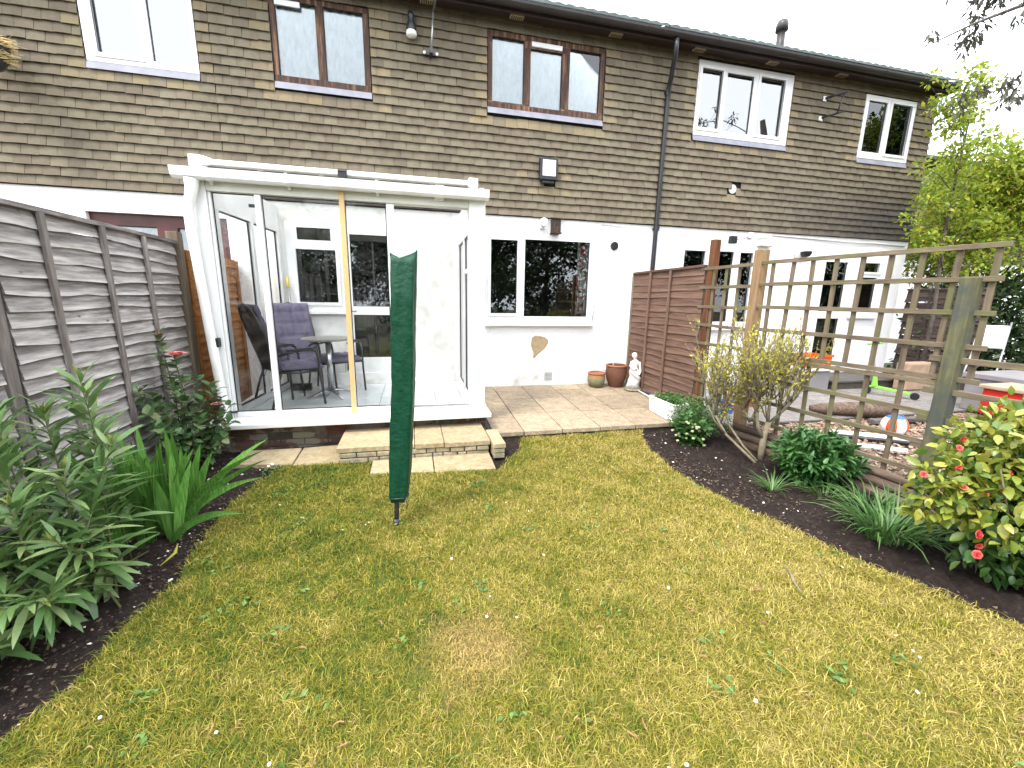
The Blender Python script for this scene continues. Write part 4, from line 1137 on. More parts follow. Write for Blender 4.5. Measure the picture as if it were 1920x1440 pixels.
q = MB(); q.tube([(-2.845, -.055, 1.42), (-2.858, -.03, 1.55)], .014, 8); q.build('grip', MT['yellow'], br, smooth=True)
q = MB(); q.box(-2.84, -2.60, -.33, -.27, FZ, FZ+.09); q.build('brush_head', MT['darkmetal'], br)

# ================================================================== covered rotary clothes dryer
def cover_mat():
    m, n, l = new_mat('green_woven_cover')
    vec, _ = coords(n, l)
    f = noise(n, l, coords(n, l, (1, 1, 1.6))[0], 26, 5, .75); v = n.new('ShaderNodeTexVoronoi'); v.feature = 'DISTANCE_TO_EDGE'; v.inputs['Scale'].default_value = 22
    l.new(vec, v.inputs['Vector'])
    f9 = noise(n, l, coords(n, l, (1, 1, .35))[0], 60, 3, .7)
    h = mathn(n, l, 'ADD', mathn(n, l, 'MULTIPLY', f9, .6), mathn(n, l, 'ADD', f, mathn(n, l, 'MULTIPLY', v.outputs['Distance'], .8)))
    r = ramp(n, [(.3, (.0018, .031, .013)), (.7, (.0040, .060, .029))]); l.new(f, r.inputs['Fac'])
    return finish(m, n, l, r.outputs['Color'], .46, h, .6, .008, spec=.22)
MT['cover'] = cover_mat()
ad = thing('rotary_clothes_dryer', 'folded rotary clothes dryer under a tall green cover standing in the lawn', 'clothes dryer', (-1.400, -3.556, GZ))
q = MB(); q.tube([(-1.402, -3.556, GZ-.02), (-1.385, -3.556, .10)], .0165, 14); q.tube([(-1.403, -3.556, GZ-.02), (-1.402, -3.556, GZ+.05)], .021, 14)
q.build('pole', MT['darkmetal'], ad, smooth=True)
def cover():
    rings = []
    nz, na = 70, 48
    prof = [(-.012, .055), (.03, .066), (.25, .078), (.6, .082), (.9, .083), (1.2, .080), (1.45, .080), (1.545, .079)]
    zs = np.linspace(-.012, 1.545, nz)
    rr = np.interp(zs, [p[0] for p in prof], [p[1] for p in prof])
    vs = []
    for i, z in enumerate(zs):
        t = (z+.01)/1.55
        cx = -1.378+.085*t+.012*math.sin(z*2.1); cy = -3.556+.008*math.sin(z*3.3)
        fl = 1.0-.45*max(0, (t-.86)/.14)      # flattens to a seam at the top
        for k in range(na):
            a = 2*math.pi*k/na
            sq = .92/max(abs(math.cos(a+.17)), abs(math.sin(a+.17)))**.88        # squarish section
            w = 1+.035*math.sin(2*a+z*5)+.022*math.sin(5*a-z*9)+.014*math.sin(z*33+3*a)+.012*math.sin(9*a+2*math.sin(z*6))
            for zc in (.36, .80, 1.15): w -= .045*math.exp(-((z-zc-.012*math.sin(a))/.010)**2)
            r = rr[i]*sq*w*.92
            vs.append((cx+r*math.cos(a)*(1+.10*(1-fl)), cy+r*math.sin(a)*fl, z))
    # the top corners stick up
    top = []
    for k in range(na):
        a = 2*math.pi*k/na; x, y, z = vs[(nz-1)*na+k]
        top.append((x+.004*math.cos(a), (y+3.556)*.2-3.556, z+.018+.030*math.cos(a)**2*(1.35 if math.cos(a) > 0 else .6)-.012*abs(math.sin(a))+.006*math.sin(5*a)))
    vs += top
    fs = [(i*na+k, i*na+(k+1) % na, (i+1)*na+(k+1) % na, (i+1)*na+k) for i in range(nz) for k in range(na)]
    fs.append(tuple(range(na-1, -1, -1))); fs.append(tuple(nz*na+k for k in range(na)))
    q = MB(); q.add(vs, fs); q.build('cover', MT['cover'], ad, smooth=True)
cover()
q = MB(); q.tube([(-1.378+.058*math.cos(a)*1.12, -3.556+.058*math.sin(a)*1.12, .022+.004*math.sin(3*a)) for a in np.linspace(0, 2*math.pi, 25)], .0045, 6, cap=False)
q.tube([(-1.33, -3.61, .022), (-1.322, -3.625, -.02), (-1.328, -3.63, -.05)], .0035, 5); q.build('tie_cord', MT['darkmetal'], ad, smooth=True)

# ================================================================== fixtures on the walls
MT['lamp'] = plain('frosted_lamp_glass', (.72, .73, .75), .3, (.6, .61, .64), 20)
t = thing('floodlight', 'square black framed floodlight on the hung tiles above the kitchen window', 'light', (.705, -.05, 2.99))
q = MB(); q.box(.575, .845, -.13, -.045, 3.0, 3.30); q.build('housing', MT['black'], t, bevel=.015)
q = MB(); q.box(.612, .808, -.137, -.131, 3.055, 3.268); q.build('lens', MT['lamp'], t, bevel=.004)
q = MB(); q.box(.62, .80, -.11, -.06, 2.965, 3.0); q.build('bracket', MT['black'], t, bevel=.006)
t = thing('security_light', 'small white round spotlight on the wall above the kitchen window', 'light', (.66, -.03, 2.36))
q = MB(); q.lathe([(.001, 0), (.035, 0), (.035, .03), (.02, .035)], (.66, -.03, 2.35), 14); q.build('base', MT['oldwhite'], t, smooth=True)
q = MB(); q.tube([(.665, -.05, 2.44), (.66, -.12, 2.43)], [.05, .062], 16); q.build('lamp_head', MT['oldwhite'], t, smooth=True)
q = MB(); q.tube([(.66, -.121, 2.43), (.66, -.125, 2.43)], .052, 16); q.build('lens', MT['lamp'], t)
MT['birdwood'] = wood('dark_bird_box_wood', (.03, .018, .014), (.06, .035, .025), (.12, .09, .07), 'z', piece=.2)
t = thing('bird_box', 'dark brown wooden bird box fixed above the kitchen window', 'bird box', (.86, -.06, 2.28))
q = MB(); q.box(.80, .92, -.13, -.004, 2.30, 2.49); q.build('box', MT['birdwood'], t, bevel=.003)
q = MB(); q.add([(.785, -.15, 2.487), (.935, -.15, 2.487), (.935, -.002, 2.515), (.785, -.002, 2.515), (.785, -.15, 2.499), (.935, -.15, 2.499), (.935, -.002, 2.527), (.785, -.002, 2.527)], [(0,3,2,1),(4,5,6,7),(0,1,5,4),(1,2,6,5),(2,3,7,6),(3,0,4,7)]); q.build('lid', MT['birdwood'], t)
q = MB(); q.box(.835, .885, -.134, -.1305, 2.40, 2.45); q.build('opening', MT['black'], t)
q = MB(); q.box(.79, .93, -.14, -.004, 2.285, 2.2995); q.build('floor', MT['birdwood'], t)
t = thing('aerial_mast', 'thin metal aerial mast bracketed to the tiles between the brown windows', 'mast', (-.92, -.1, 4.35))
q = MB(); q.tube([(-.915, -.13, 4.40), (-.88, -.14, 4.86)], .012, 8); q.tube([(-.882, -.14, 4.84), (-.83, -.62, 4.88), (-.82, -.62, 5.7)], .012, 8); q.build('pole', MT['alu'], t, smooth=True)
q = MB(); q.box(-1.02, -.82, -.06, -.035, 4.39, 4.42); q.box(-.935, -.895, -.16, -.035, 4.37, 4.43); q.build('bracket', MT['darkmetal'], t)
for s in (-1.0, -.84):
    q = MB(); q.tube([(s, -.06, 4.405), (s, -.075, 4.405)], .018, 8); q.build('bolt', MT['oldwhite'], t)
t = thing('wall_flue', 'black teardrop flue cowl on the tiles between the brown windows', 'flue', (-1.155, -.05, 4.56))
q = MB(); q.lathe([(.001, .26), (.03, .25), (.045, .2), (.03, .17), (.055, .12), (.065, .05), (.06, .02)], (-1.155, -.10, 4.56), 14); q.build('cowl', MT['black'], t, smooth=True)
q = MB(); q.lathe([(.062, .04), (.068, .0), (.05, -.02), (.001, -.025)], (-1.155, -.10, 4.56), 14); q.build('collar', MT['oldwhite'], t, smooth=True)
t = thing('dome_camera', 'white dome camera with black eye on the wall beyond the trellis', 'camera', (5.44, -.04, 2.1))
q = MB(); q.tube([(5.44, 0, 2.20), (5.44, -.05, 2.20)], [.14, .12], 20); q.build('mount', MT['smooth_render'], t, smooth=True)
q = MB(); q.lathe([(.09, 0), (.085, -.04), (.06, -.08), (.001, -.1)], (5.46, -.10, 2.22), 16); q.build('dome', MT['black'], t, smooth=True)
t = thing('wall_spotlight', 'small black spotlight on the white wall beside the brown fence post', 'light', (3.92, -.05, 2.28))
q = MB(); q.box(3.86, 3.98, -.16, -.08, 2.28, 2.40); q.build('lamp_head', MT['black'], t, bevel=.015)
q = MB(); q.tube([(3.93, -.08, 2.34), (3.97, -.005, 2.36)], .016, 8); q.build('arm', MT['black'], t)
t = thing('junction_box', 'small white cable box on the wall near the tile edge', 'box', (4.34, -.04, 2.42))
q = MB(); q.box(4.29, 4.38, -.05, -.002, 2.40, 2.49); q.build('case', MT['oldwhite'], t, bevel=.008)
q = MB(); q.tube([(4.29, -.03, 2.42), (4.15, -.03, 2.36), (3.99, -.05, 2.36)], .005, 6); q.build('cable', MT['black'], t, smooth=True)
t = thing('meter_box', 'cream rectangular alarm box on the neighbouring white wall', 'box', (4.62, -.05, 2.28))
q = MB(); q.box(4.50, 4.76, -.09, -.002, 2.275, 2.40); q.build('case', MT['cream'], t, bevel=.01)
q = MB(); q.box(4.49, 4.77, -.095, -.002, 2.4005, 2.412); q.build('lid', MT['oldwhite'], t)
t = thing('wall_bracket', 'black S shaped dish bracket on the tiles between the white upstairs windows', 'bracket', (5.55, -.1, 4.3))
q = MB(); q.tube([(5.44, -.035, 4.63), (5.62, -.25, 4.66)], .016, 6); q.tube([(5.60, -.22, 4.655), (5.54, -.20, 4.36)], .012, 6); q.tube([(5.42, -.035, 4.34), (5.66, -.22, 4.40)], .016, 6); q.build('arm', MT['black'], t, smooth=True)
q = MB(); q.box(5.37, 5.44, -.04, -.03, 4.29, 4.36); q.box(5.40, 5.46, -.04, -.03, 4.59, 4.66); q.build('plate', MT['oldwhite'], t)
# straw hanging basket at the left edge
MT['straw'] = plain('straw_fibre', (.60, .47, .22), .85, (.45, .33, .14), 30, piece=.6)
t = thing('hanging_basket', 'straw hanging basket on a dark bracket at the left edge', 'basket', (-5.35, -.3, 3.55))
q = MB()
for k in range(150):
    a = random.uniform(-1.2, 2.4); z0 = random.uniform(-.10, .13); r0 = .12+.06*random.random(); L = .07+.12*random.random()
    p0 = np.array((-5.36+r0*.7*math.cos(a)*.9, -.32+r0*math.sin(a)*.8, 3.72+z0)); d = np.array((abs(math.cos(a))+.25, -.2+random.gauss(0, .25), -.35*random.random()+random.gauss(0, .15)))
    q.tube([p0, p0+norm(d)*L], [.005, .002], 4)
q.build('straw', MT['straw'], t)
q = MB(); q.lathe([(.001, -.17), (.09, -.15), (.15, -.06), (.17, .05), (.175, .10)], (-5.38, -.32, 3.70), 16); q.build('bowl', MT['darkmetal'], t, smooth=True)
q = MB(); q.tube([(-5.45, -.02, 4.15), (-5.42, -.3, 4.15), (-5.40, -.36, 4.05), (-5.39, -.32, 3.80)], .008, 6); q.tube([(-5.45, -.02, 4.2), (-5.45, -.02, 3.8)], .01, 6); q.build('bracket', MT['black'], t, smooth=True)

# ================================================================== fences
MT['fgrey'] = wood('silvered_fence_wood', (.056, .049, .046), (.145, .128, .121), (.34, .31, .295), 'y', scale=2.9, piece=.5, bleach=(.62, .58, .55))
MT['fgreyz'] = wood('silvered_batten_wood', (.09, .075, .066), (.165, .14, .128), (.30, .27, .25), 'z', scale=2.4)
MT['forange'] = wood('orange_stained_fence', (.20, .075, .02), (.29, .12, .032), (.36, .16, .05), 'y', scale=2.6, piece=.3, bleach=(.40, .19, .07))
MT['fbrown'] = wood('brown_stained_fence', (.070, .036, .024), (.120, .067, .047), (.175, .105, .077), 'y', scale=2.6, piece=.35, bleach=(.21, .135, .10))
MT['fbrownz'] = wood('brown_stained_batten', (.09, .05, .035), (.15, .088, .064), (.20, .125, .092), 'z', scale=2.4)
MT['postz'] = wood('weathered_post_wood', (.09, .07, .05), (.16, .125, .088), (.22, .18, .13), 'z', scale=2.2)
MT['postred'] = wood('red_stained_post', (.075, .027, .012), (.13, .052, .022), (.19, .085, .04), 'z', scale=2.2)
MT['posttan'] = wood('tan_stained_post', (.13, .078, .036), (.20, .13, .068), (.26, .175, .10), 'z', scale=2.2)
MT['trel'] = wood('mossy_trellis_wood', (.085, .062, .042), (.16, .122, .082), (.23, .185, .125), 'y', scale=2.4, green=(.12, .125, .05), piece=.25)
MT['trelz'] = wood('mossy_trellis_upright', (.075, .055, .037), (.145, .11, .074), (.20, .16, .11), 'z', scale=2.4, green=(.12, .125, .05), piece=.25)
MT['mosspost'] = wood('green_algae_post', (.075, .07, .04), (.125, .12, .062), (.17, .16, .095), 'z', scale=2.0, green=(.06, .07, .07), piece=.1)
def fence_panel(name, label, p0, p1, z0, z1, nb, bm, btm, batt, nrm, rail=True, wave=.008, group=None, seed=1, warp=0.0, proud=.022):
    rnd = random.Random(seed)
    p0 = np.array(p0, float); p1 = np.array(p1, float); L = np.linalg.norm(p1-p0); d = (p1-p0)/L; nr = np.array(nrm, float)
    t = thing(name, label, 'fence', (*((p0+p1)/2), z0), group=group)
    def P(u, o, z): q = p0+d*u+nr*o; return (q[0], q[1], z)
    pitch = (z1-z0)/nb; nu = 12
    for k in range(nb):
        zt = z0+(k+1)*pitch+.012; zb = z0+k*pitch
        ph, ph2, a2 = rnd.random()*6, rnd.random()*6, rnd.random()
        q = MB(); vs = []
        for i in range(nu+1):
            u = L*i/nu
            wv = wave*(math.sin(u*(2.2+a2)+ph)+.6*math.sin(u*7.3+ph2)+rnd.gauss(0, .35))
            ow = .004*math.sin(u*3+ph2)+warp*max(0, math.sin(u*4+ph))**6
            zz = zb+wv
            vs += [P(u, .004, zt), P(u, proud+ow, zz), P(u, proud-.009+ow, zz+.001), P(u, -.004, zt)]
        fs = []
        for i in range(nu):
            a, c = i*4, (i+1)*4
            for e in range(3): fs.append((a+e, a+e+1, c+e+1, c+e))
            fs.append((a+3, a, c, c+3))
        q.add(vs, fs); bo = q.build('board', bm, t)
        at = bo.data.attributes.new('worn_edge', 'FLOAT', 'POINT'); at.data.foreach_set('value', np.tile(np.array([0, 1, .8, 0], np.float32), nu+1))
    for u in batt:
        q = MB(); q.bar(P(u, .036, z0-.01), P(u, .036, z1-.005), .024, .038, (*d, 0)); q.build('batten', btm, t, bevel=.003)
    for u in (.012, L-.012):
        q = MB(); q.bar(P(u, -.012, z0), P(u, -.012, z1-.005), .02, .03, (*d, 0)); q.build('edge_batten', btm, t)
    if rail:
        q = MB(); q.bar(P(-.005, .012, z1+.012), P(L+.005, .012, z1+.012), .055, .03, (0, 0, 1)); q.build('top_rail', bm, t, bevel=.004)
    return t
def post(name, label, x, y, z0, z1, w, mt, lean=(0, 0), group=None, chamfer=True):
    t = MB(); a = w/2
    t.bar((x, y, z0), (x+lean[0], y+lean[1], z1), w, w, (0, 1, 0))
    o = t.build(name, MT[mt], base=(x, y, z0), bevel=.006)
    tag(o, label, 'post', group); return o
LX = -3.455
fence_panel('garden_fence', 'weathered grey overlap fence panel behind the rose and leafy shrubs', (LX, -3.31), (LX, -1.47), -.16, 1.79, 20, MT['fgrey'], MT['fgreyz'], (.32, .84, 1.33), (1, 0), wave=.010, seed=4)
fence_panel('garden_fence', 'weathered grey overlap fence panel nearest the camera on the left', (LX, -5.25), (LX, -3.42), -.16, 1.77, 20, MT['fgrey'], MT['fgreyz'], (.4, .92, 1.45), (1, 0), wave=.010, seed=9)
post('fence_post', 'grey wooden post between the two weathered fence panels', LX-.02, -3.365, -.3, 1.79, .075, 'fgreyz')
post('fence_post', 'tall brown wooden post beside the orange fence panel', LX-.005, -1.405, -.3, 1.90, .10, 'postz')
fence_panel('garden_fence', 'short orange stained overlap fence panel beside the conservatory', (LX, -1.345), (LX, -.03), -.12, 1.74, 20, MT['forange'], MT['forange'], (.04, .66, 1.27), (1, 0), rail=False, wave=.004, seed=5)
RXF = 2.235
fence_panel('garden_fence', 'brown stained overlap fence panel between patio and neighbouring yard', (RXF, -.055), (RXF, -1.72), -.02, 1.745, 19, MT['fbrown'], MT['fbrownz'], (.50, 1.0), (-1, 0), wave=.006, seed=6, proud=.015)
post('fence_post', 'thin grey post fixing the brown panel to the white wall', RXF, -.025, -.1, 1.76, .045, 'postz')
post('fence_post', 'reddish stained square post at the end of the brown fence panel', RXF+.03, -1.80, -.3, 2.05, .085, 'postred')
post('fence_post', 'tan stained square post between the two trellis panels', RXF+.02, -2.52, -.3, 1.86, .10, 'posttan')
post('fence_post', 'thick leaning mossy green post at the front of the trellis', 2.465, -4.125, -.35, 1.52, .09, 'mosspost', lean=(-.03, -.025))

# trellis --------------------------------------------------------------------
def trellis(label, p0, p1, rails, ups, zlo, zhi, nrm=(-1, .0), rw=.036, group=None, dz=0.0, name='trellis'):
    """rails: heights; ups: positions along; both as single slats"""
    p0 = np.array(p0, float); p1 = np.array(p1, float); L = np.linalg.norm(p1-p0); d = (p1-p0)/L; nr = np.array([-d[1], d[0]])
    if nr@np.array(nrm) < 0: nr = -nr
    t = thing(name, label, 'trellis', (*((p0+p1)/2), zlo), group=group)
    def P(u, o, z): q = p0+d*u+nr*o; return (q[0], q[1], z+dz*u/L)
    for z in rails:
        j = random.gauss(0, .004)
        q = MB(); q.bar(P(-.01, .010, z+j), P(L+.01, .010, z-j), .019, rw, (0, 0, 1)); q.build('rail', MT['trel'], t, bevel=.003)
    for u in ups:
        j = random.gauss(0, .005)
        q = MB(); q.bar(P(u+j, -.010, zlo), P(u-j, -.010, zhi), .018, rw, (*d, 0)); q.build('upright', MT['trelz'], t, bevel=.003)
    return t
TA, TBp = (RXF+.005, -2.58), (2.455, -4.12)
Ltr = math.hypot(TBp[0]-TA[0], TBp[1]-TA[1])
trellis('upper square trellis panel of the tall screen beside the mossy post', TA, (2.475, -4.28), (1.725, 1.51, 1.285, 1.055, .82), [.10+.196*k for k in range(9)], .80, 1.745)
trellis('lower trellis panel of the tall screen standing behind the leafy bush', TA, TBp, (.775, .555, .325, .10, -.10), [.14+.232*k for k in range(7)], -.16, .795)
trellis('small trellis panel between the red stained and tan posts', (RXF, -1.66), (RXF, -2.49), (1.72, 1.50, 1.27, 1.05, .83, .6, .37, .15), (.02, .20, .40, .60, .80), .02, 1.74)
trellis('low weathered trellis rails running from the mossy post past the red box', (2.44, -4.02), (2.56, -5.3), (.955, .73, .515, .30, .08), (.07, .50, .52+.45, 1.22), -.15, .99, rw=.042)
t = post('fence_post', 'short weathered stake with pale edge in the low trellis', 2.545, -4.545, -.3, 1.03, .05, 'trelz')

# log edging below the trellis ------------------------------------------------
MT['log'] = wood('wet_log_bark', (.05, .032, .024), (.11, .075, .055), (.19, .14, .105), 'y', scale=3)
MT['logend'] = plain('log_end_grain', (.30, .2, .12), .9, (.22, .14, .08), 20)
for i, (x0, y0, x1, y1, z, r) in enumerate(((2.14,-2.55,2.26,-3.35,-.16,.045),(2.15,-2.55,2.28,-3.35,-.08,.042),(2.17,-2.56,2.29,-3.34,-.005,.038),(2.28,-3.37,2.40,-4.25,-.165,.046),(2.30,-3.37,2.42,-4.22,-.085,.044),(2.32,-3.38,2.43,-4.2,-.01,.036))):
    q = MB(); q.tube([(x0, y0, z), ((x0+x1)/2+.01, (y0+y1)/2, z+.006), (x1, y1, z)], [r, r*1.05, r*.96], 12)
    o = q.build('edging_log', MT['log'], smooth=True)
    nm = ('bottom', 'middle', 'top')[i % 3]
    tag(o, '%s log of the edging stack behind the %s' % (nm, 'yellow budded shrub' if i < 3 else 'leafy bush and strap leaves'), 'log', 'edging logs under the trellis')
# ================================================================== pots, statue, trough on the patio
MT['terra'] = plain('terracotta', (.34, .13, .065), .8, (.26, .10, .055), 6, .3, 50)
def pot_mat():
    m, n, l = new_mat('algae_stained_terracotta')
    vec, _ = coords(n, l); s = n.new('ShaderNodeSeparateXYZ'); l.new(vec, s.inputs[0])
    f = noise(n, l, vec, 9, 5, .7)
    k = mathn(n, l, 'ADD', s.outputs['Z'], mathn(n, l, 'MULTIPLY_ADD', f, .22, -.11))
    r = ramp(n, [(.0, (.16, .14, .085)), (.10, (.22, .22, .12)), (.17, (.37, .15, .075))]); l.new(k, r.inputs['Fac'])
    return finish(m, n, l, r.outputs['Color'], .85, f, .3, .005, spec=.25)
MT['terramoss'] = pot_mat()
MT['terra_dark'] = plain('brown_terracotta', (.15, .062, .035), .8, (.10, .045, .028), 6, .3, 50)
MT['compost'] = plain('dry_compost', (.06, .04, .03), .95, (.10, .07, .05), 40, .6, 80)
def pot(label, c, prof, rim, mt):
    t = thing('plant_pot', label, 'pot', c)
    inner = [(r-.014, z) for r, z in prof[::-1]]
    q = MB(); q.lathe(prof+[(prof[-1][0]-.014, prof[-1][1])]+inner[1:]+[(.001, prof[0][1]+.02)], c, 36); q.build('body', MT[mt], t, smooth=True)
    q = MB(); q.lathe([(rim[0], rim[1]-.018), (rim[0]+.012, rim[1]-.012), (rim[0]+.012, rim[1]+.008), (rim[0]-.004, rim[1]+.014), (rim[0]-.016, rim[1]+.008)], c, 36); q.build('rim', MT['terra'], t, smooth=True)
    q = MB(); q.lathe([(.001, rim[1]-.03), (rim[0]-.016, rim[1]-.035)], c, 24); q.build('compost', MT['compost'], t, smooth=True)
    return t
pot('low round terracotta pot with green algae standing by the white wall', (1.585, -.22, -.035), [(.085, 0), (.115, .03), (.135, .09), (.14, .15), (.132, .20), (.128, .225)], (.128, .225), 'terramoss')
pot('taller brown terracotta pot between the low pot and the white statue', (1.915, -.24, -.035), [(.10, 0), (.115, .03), (.15, .12), (.168, .22), (.165, .30), (.158, .345)], (.158, .345), 'terra_dark')
t = thing('pot_twig', 'dry pale stub of a plant in the taller terracotta pot', 'twig', (1.87, -.22, .27))
q = MB(); q.tube([(1.87, -.22, .25), (1.865, -.22, .34), (1.85, -.225, .40)], [.010, .012, .006], 6); q.tube([(1.865, -.22, .34), (1.895, -.22, .385)], [.008, .004], 5); q.build('stem', MT['pale'], t, smooth=True)
def statue_mat():
    m, n, l = new_mat('chipped_white_statue')
    vec, _ = coords(n, l); s = n.new('ShaderNodeSeparateXYZ'); l.new(vec, s.inputs[0])
    f = noise(n, l, vec, 24, 5, .7); f2 = noise(n, l, vec, 7, 4, .6)
    k = mathn(n, l, 'ADD', s.outputs['Z'], mathn(n, l, 'MULTIPLY_ADD', f2, .24, -.12))
    r = ramp(n, [(.0, (.17, .16, .14)), (.07, (.33, .31, .28)), (.10, (.78, .77, .75))]); l.new(k, r.inputs['Fac'])
    return finish(m, n, l, r.outputs['Color'], .75, f, .5, .01, spec=.3)
MT['statue'] = statue_mat()
def statue(c):
    t = thing('garden_statue', 'white draped female figure statue with mossy base beside the brown fence', 'statue', c)
    prof = [(0, .115, 0, 0), (.03, .12, 0, 0), (.055, .105, .0, 0), (.09, .098, .01, 0), (.15, .086, .02, .0), (.21, .074, .022, 0), (.27, .075, .012, 0), (.31, .066, .004, 0), (.345, .050, 0, 0), (.38, .056, .004, 0), (.415, .064, .012, 0),
            (.44, .060, .016, 0), (.455, .038, .016, 0), (.468, .022, .014, 0), (.485, .021, .010, 0), (.497, .032, .004, 0), (.52, .040, -.002, 0), (.545, .040, -.004, 0), (.565, .030, -.004, 0), (.577, .012, -.004, 0)]
    vs, n = [], 26
    for (z, r, ox, oy) in prof:
        for k in range(n):
            a = 2*math.pi*k/n
            fold = 1+(.10*math.sin(6*a+z*20)+.06*math.sin(11*a-z*33))*(1 if z < .33 else .12)
            vs.append((c[0]+ox+r*fold*math.cos(a), c[1]+oy+r*fold*math.sin(a)*(.9 if z < .35 else .72 if z < .46 else 1), c[2]+z))
    fs = [(i*n+k, i*n+(k+1) % n, (i+1)*n+(k+1) % n, (i+1)*n+k) for i in range(len(prof)-1) for k in range(n)]
    fs.append(tuple((len(prof)-1)*n+k for k in range(n)))
    q = MB(); q.add(vs, fs)
    # arms gathered over the body, draped cloth and a bun of hair belong to the same carving
    q.tube([(c[0]-.05, c[1]-.01, c[2]+.435), (c[0]-.075, c[1]-.03, c[2]+.37), (c[0]-.05, c[1]-.065, c[2]+.32), (c[0]+.01, c[1]-.07, c[2]+.345)], [.022, .021, .017, .014], 8)
    q.tube([(c[0]+.075, c[1]-.01, c[2]+.43), (c[0]+.09, c[1]-.02, c[2]+.36), (c[0]+.085, c[1]-.05, c[2]+.29), (c[0]+.05, c[1]-.08, c[2]+.24)], [.021, .02, .017, .014], 8)
    q.tube([(c[0]-.07, c[1]-.02, c[2]+.30), (c[0]-.03, c[1]-.085, c[2]+.25), (c[0]+.05, c[1]-.085, c[2]+.19), (c[0]+.095, c[1]-.02, c[2]+.11)], [.018, .026, .026, .02], 8)
    q.tube([(c[0]+.02, c[1]+.03, c[2]+.56), (c[0]+.03, c[1]+.035, c[2]+.53), (c[0]+.025, c[1]+.03, c[2]+.49)], [.02, .026, .014], 8)
    q.tube([(c[0]-.006, c[1]-.034, c[2]+.535), (c[0]-.008, c[1]-.048, c[2]+.520), (c[0]-.006, c[1]-.036, c[2]+.514)], [.004, .008, .004], 6)
    q.build('figure', MT['statue'], t, smooth=True)
    q = MB(); q.lathe([(.001, -.012), (.128, -.012), (.132, .0), (.125, .018), (.05, .02)], c, 24); q.build('base', MT['stepbrick'], t, smooth=True)
statue((2.075, -.50, -.03))
t = thing('planter_trough', 'white rectangular plastic trough planted with greenery at the patio edge', 'planter', (1.905, -1.70, -.12))
q = MB()
x0, x1, y0, y1, zb_, zt_ = 1.795, 2.02, -1.98, -1.42, -.125, .10
q.add([(x0+.012, y0+.015, zb_), (x1-.012, y0+.015, zb_), (x1-.012, y1-.015, zb_), (x0+.012, y1-.015, zb_), (x0, y0, zt_), (x1, y0, zt_), (x1, y1, zt_), (x0, y1, zt_),
       (x0+.014, y0+.014, zt_), (x1-.014, y0+.014, zt_), (x1-.014, y1-.014, zt_), (x0+.014, y1-.014, zt_), (x0+.02, y0+.02, zt_-.04), (x1-.02, y0+.02, zt_-.04), (x1-.02, y1-.02, zt_-.04), (x0+.02, y1-.02, zt_-.04)],
      [(0,3,2,1),(0,1,5,4),(1,2,6,5),(2,3,7,6),(3,0,4,7),(4,5,9,8),(5,6,10,9),(6,7,11,10),(7,4,8,11),(8,9,13,12),(9,10,14,13),(10,11,15,14),(11,8,12,15)])
q.build('trough', MT['upvc'], t, bevel=.004)
q = MB(); q.box(x0+.021, x1-.021, y0+.021, y1-.021, zt_-.06, zt_-.035); q.build('compost', MT['compost'], t)
q = MB(); q.tube([(2.11, -.62, -.03), (2.10, -.9, -.045), (2.06, -1.2, -.06), (2.03, -1.4, -.06)], .012, 8)
o = q.build('hose', MT['oldwhite'], smooth=True); tag(o, 'white pipe lying on the patio between statue and trough', 'pipe')

# ================================================================== planting
MT['bark'] = plain('grey_brown_bark', (.15, .12, .075), .9, (.24, .20, .14), 20, .4, 60)
MT['stem'] = plain('green_stem', (.10, .13, .04), .7, (.14, .12, .05), 20)
MT['redstem'] = plain('reddish_stem', (.12, .06, .04), .7, (.10, .09, .04), 20)
MT['oleander'] = leafm('long_grey_green_leaf', (.065, .145, .04), (.155, .255, .08), (.30, .38, .16), .38, .25, spec=.5)
def iris_mat():
    m, n, l = new_mat('ribbed_iris_blade')
    f = noise(n, l, coords(n, l, (60, 60, 2.5))[0], 2.0, 4, .6); b = noise(n, l, coords(n, l)[0], 5, 3)
    r = ramp(n, [(.3, (.05, .15, .025)), (.5, (.10, .25, .04)), (.72, (.20, .37, .09))]); l.new(f, r.inputs['Fac'])
    h = n.new('ShaderNodeHueSaturation'); l.new(r.outputs['Color'], h.inputs['Color'])
    l.new(mathn(n, l, 'ADD', mathn(n, l, 'MULTIPLY_ADD', rnd_value(n, l), .7, .45), mathn(n, l, 'MULTIPLY', b, .4)), h.inputs['Value'])
    return finish(m, n, l, h.outputs['Color'], .42, f, .3, .003, spec=.4, trans=.3)
MT['iris'] = iris_mat()
MT['iris_old'] = leafm('iris_blade', (.05, .16, .025), (.085, .23, .035), (.14, .30, .06), .4, .3, hv=.3)
MT['rose'] = leafm('rose_leaf', (.045, .105, .035), (.095, .18, .065), (.19, .21, .09), .4, .25)
MT['roseflower'] = plain('pink_rose', (.62, .13, .14), .6, (.72, .28, .26), 30)
MT['roseold'] = plain('faded_rose', (.32, .10, .12), .8, (.42, .2, .18), 30)
MT['dark'] = leafm('dark_glossy_leaf', (.025, .085, .02), (.045, .13, .03), (.085, .20, .05), .35, .2, spec=.5)
MT['hydr'] = leafm('toothed_leaf', (.03, .10, .02), (.055, .15, .03), (.10, .21, .05), .45, .2)
MT['hebe'] = leafm('small_green_leaf', (.04, .11, .025), (.075, .17, .04), (.13, .23, .06), .5, .2)
MT['bud'] = leafm('yellow_bud', (.42, .38, .04), (.55, .50, .08), (.33, .37, .07), .6, .35)
MT['strap'] = leafm('strap_leaf', (.05, .14, .03), (.095, .20, .045), (.20, .30, .11), .4, .25)
MT['cam'] = leafm('camellia_leaf', (.05, .125, .018), (.20, .24, .03), (.40, .38, .06), .32, .28, spec=.55)
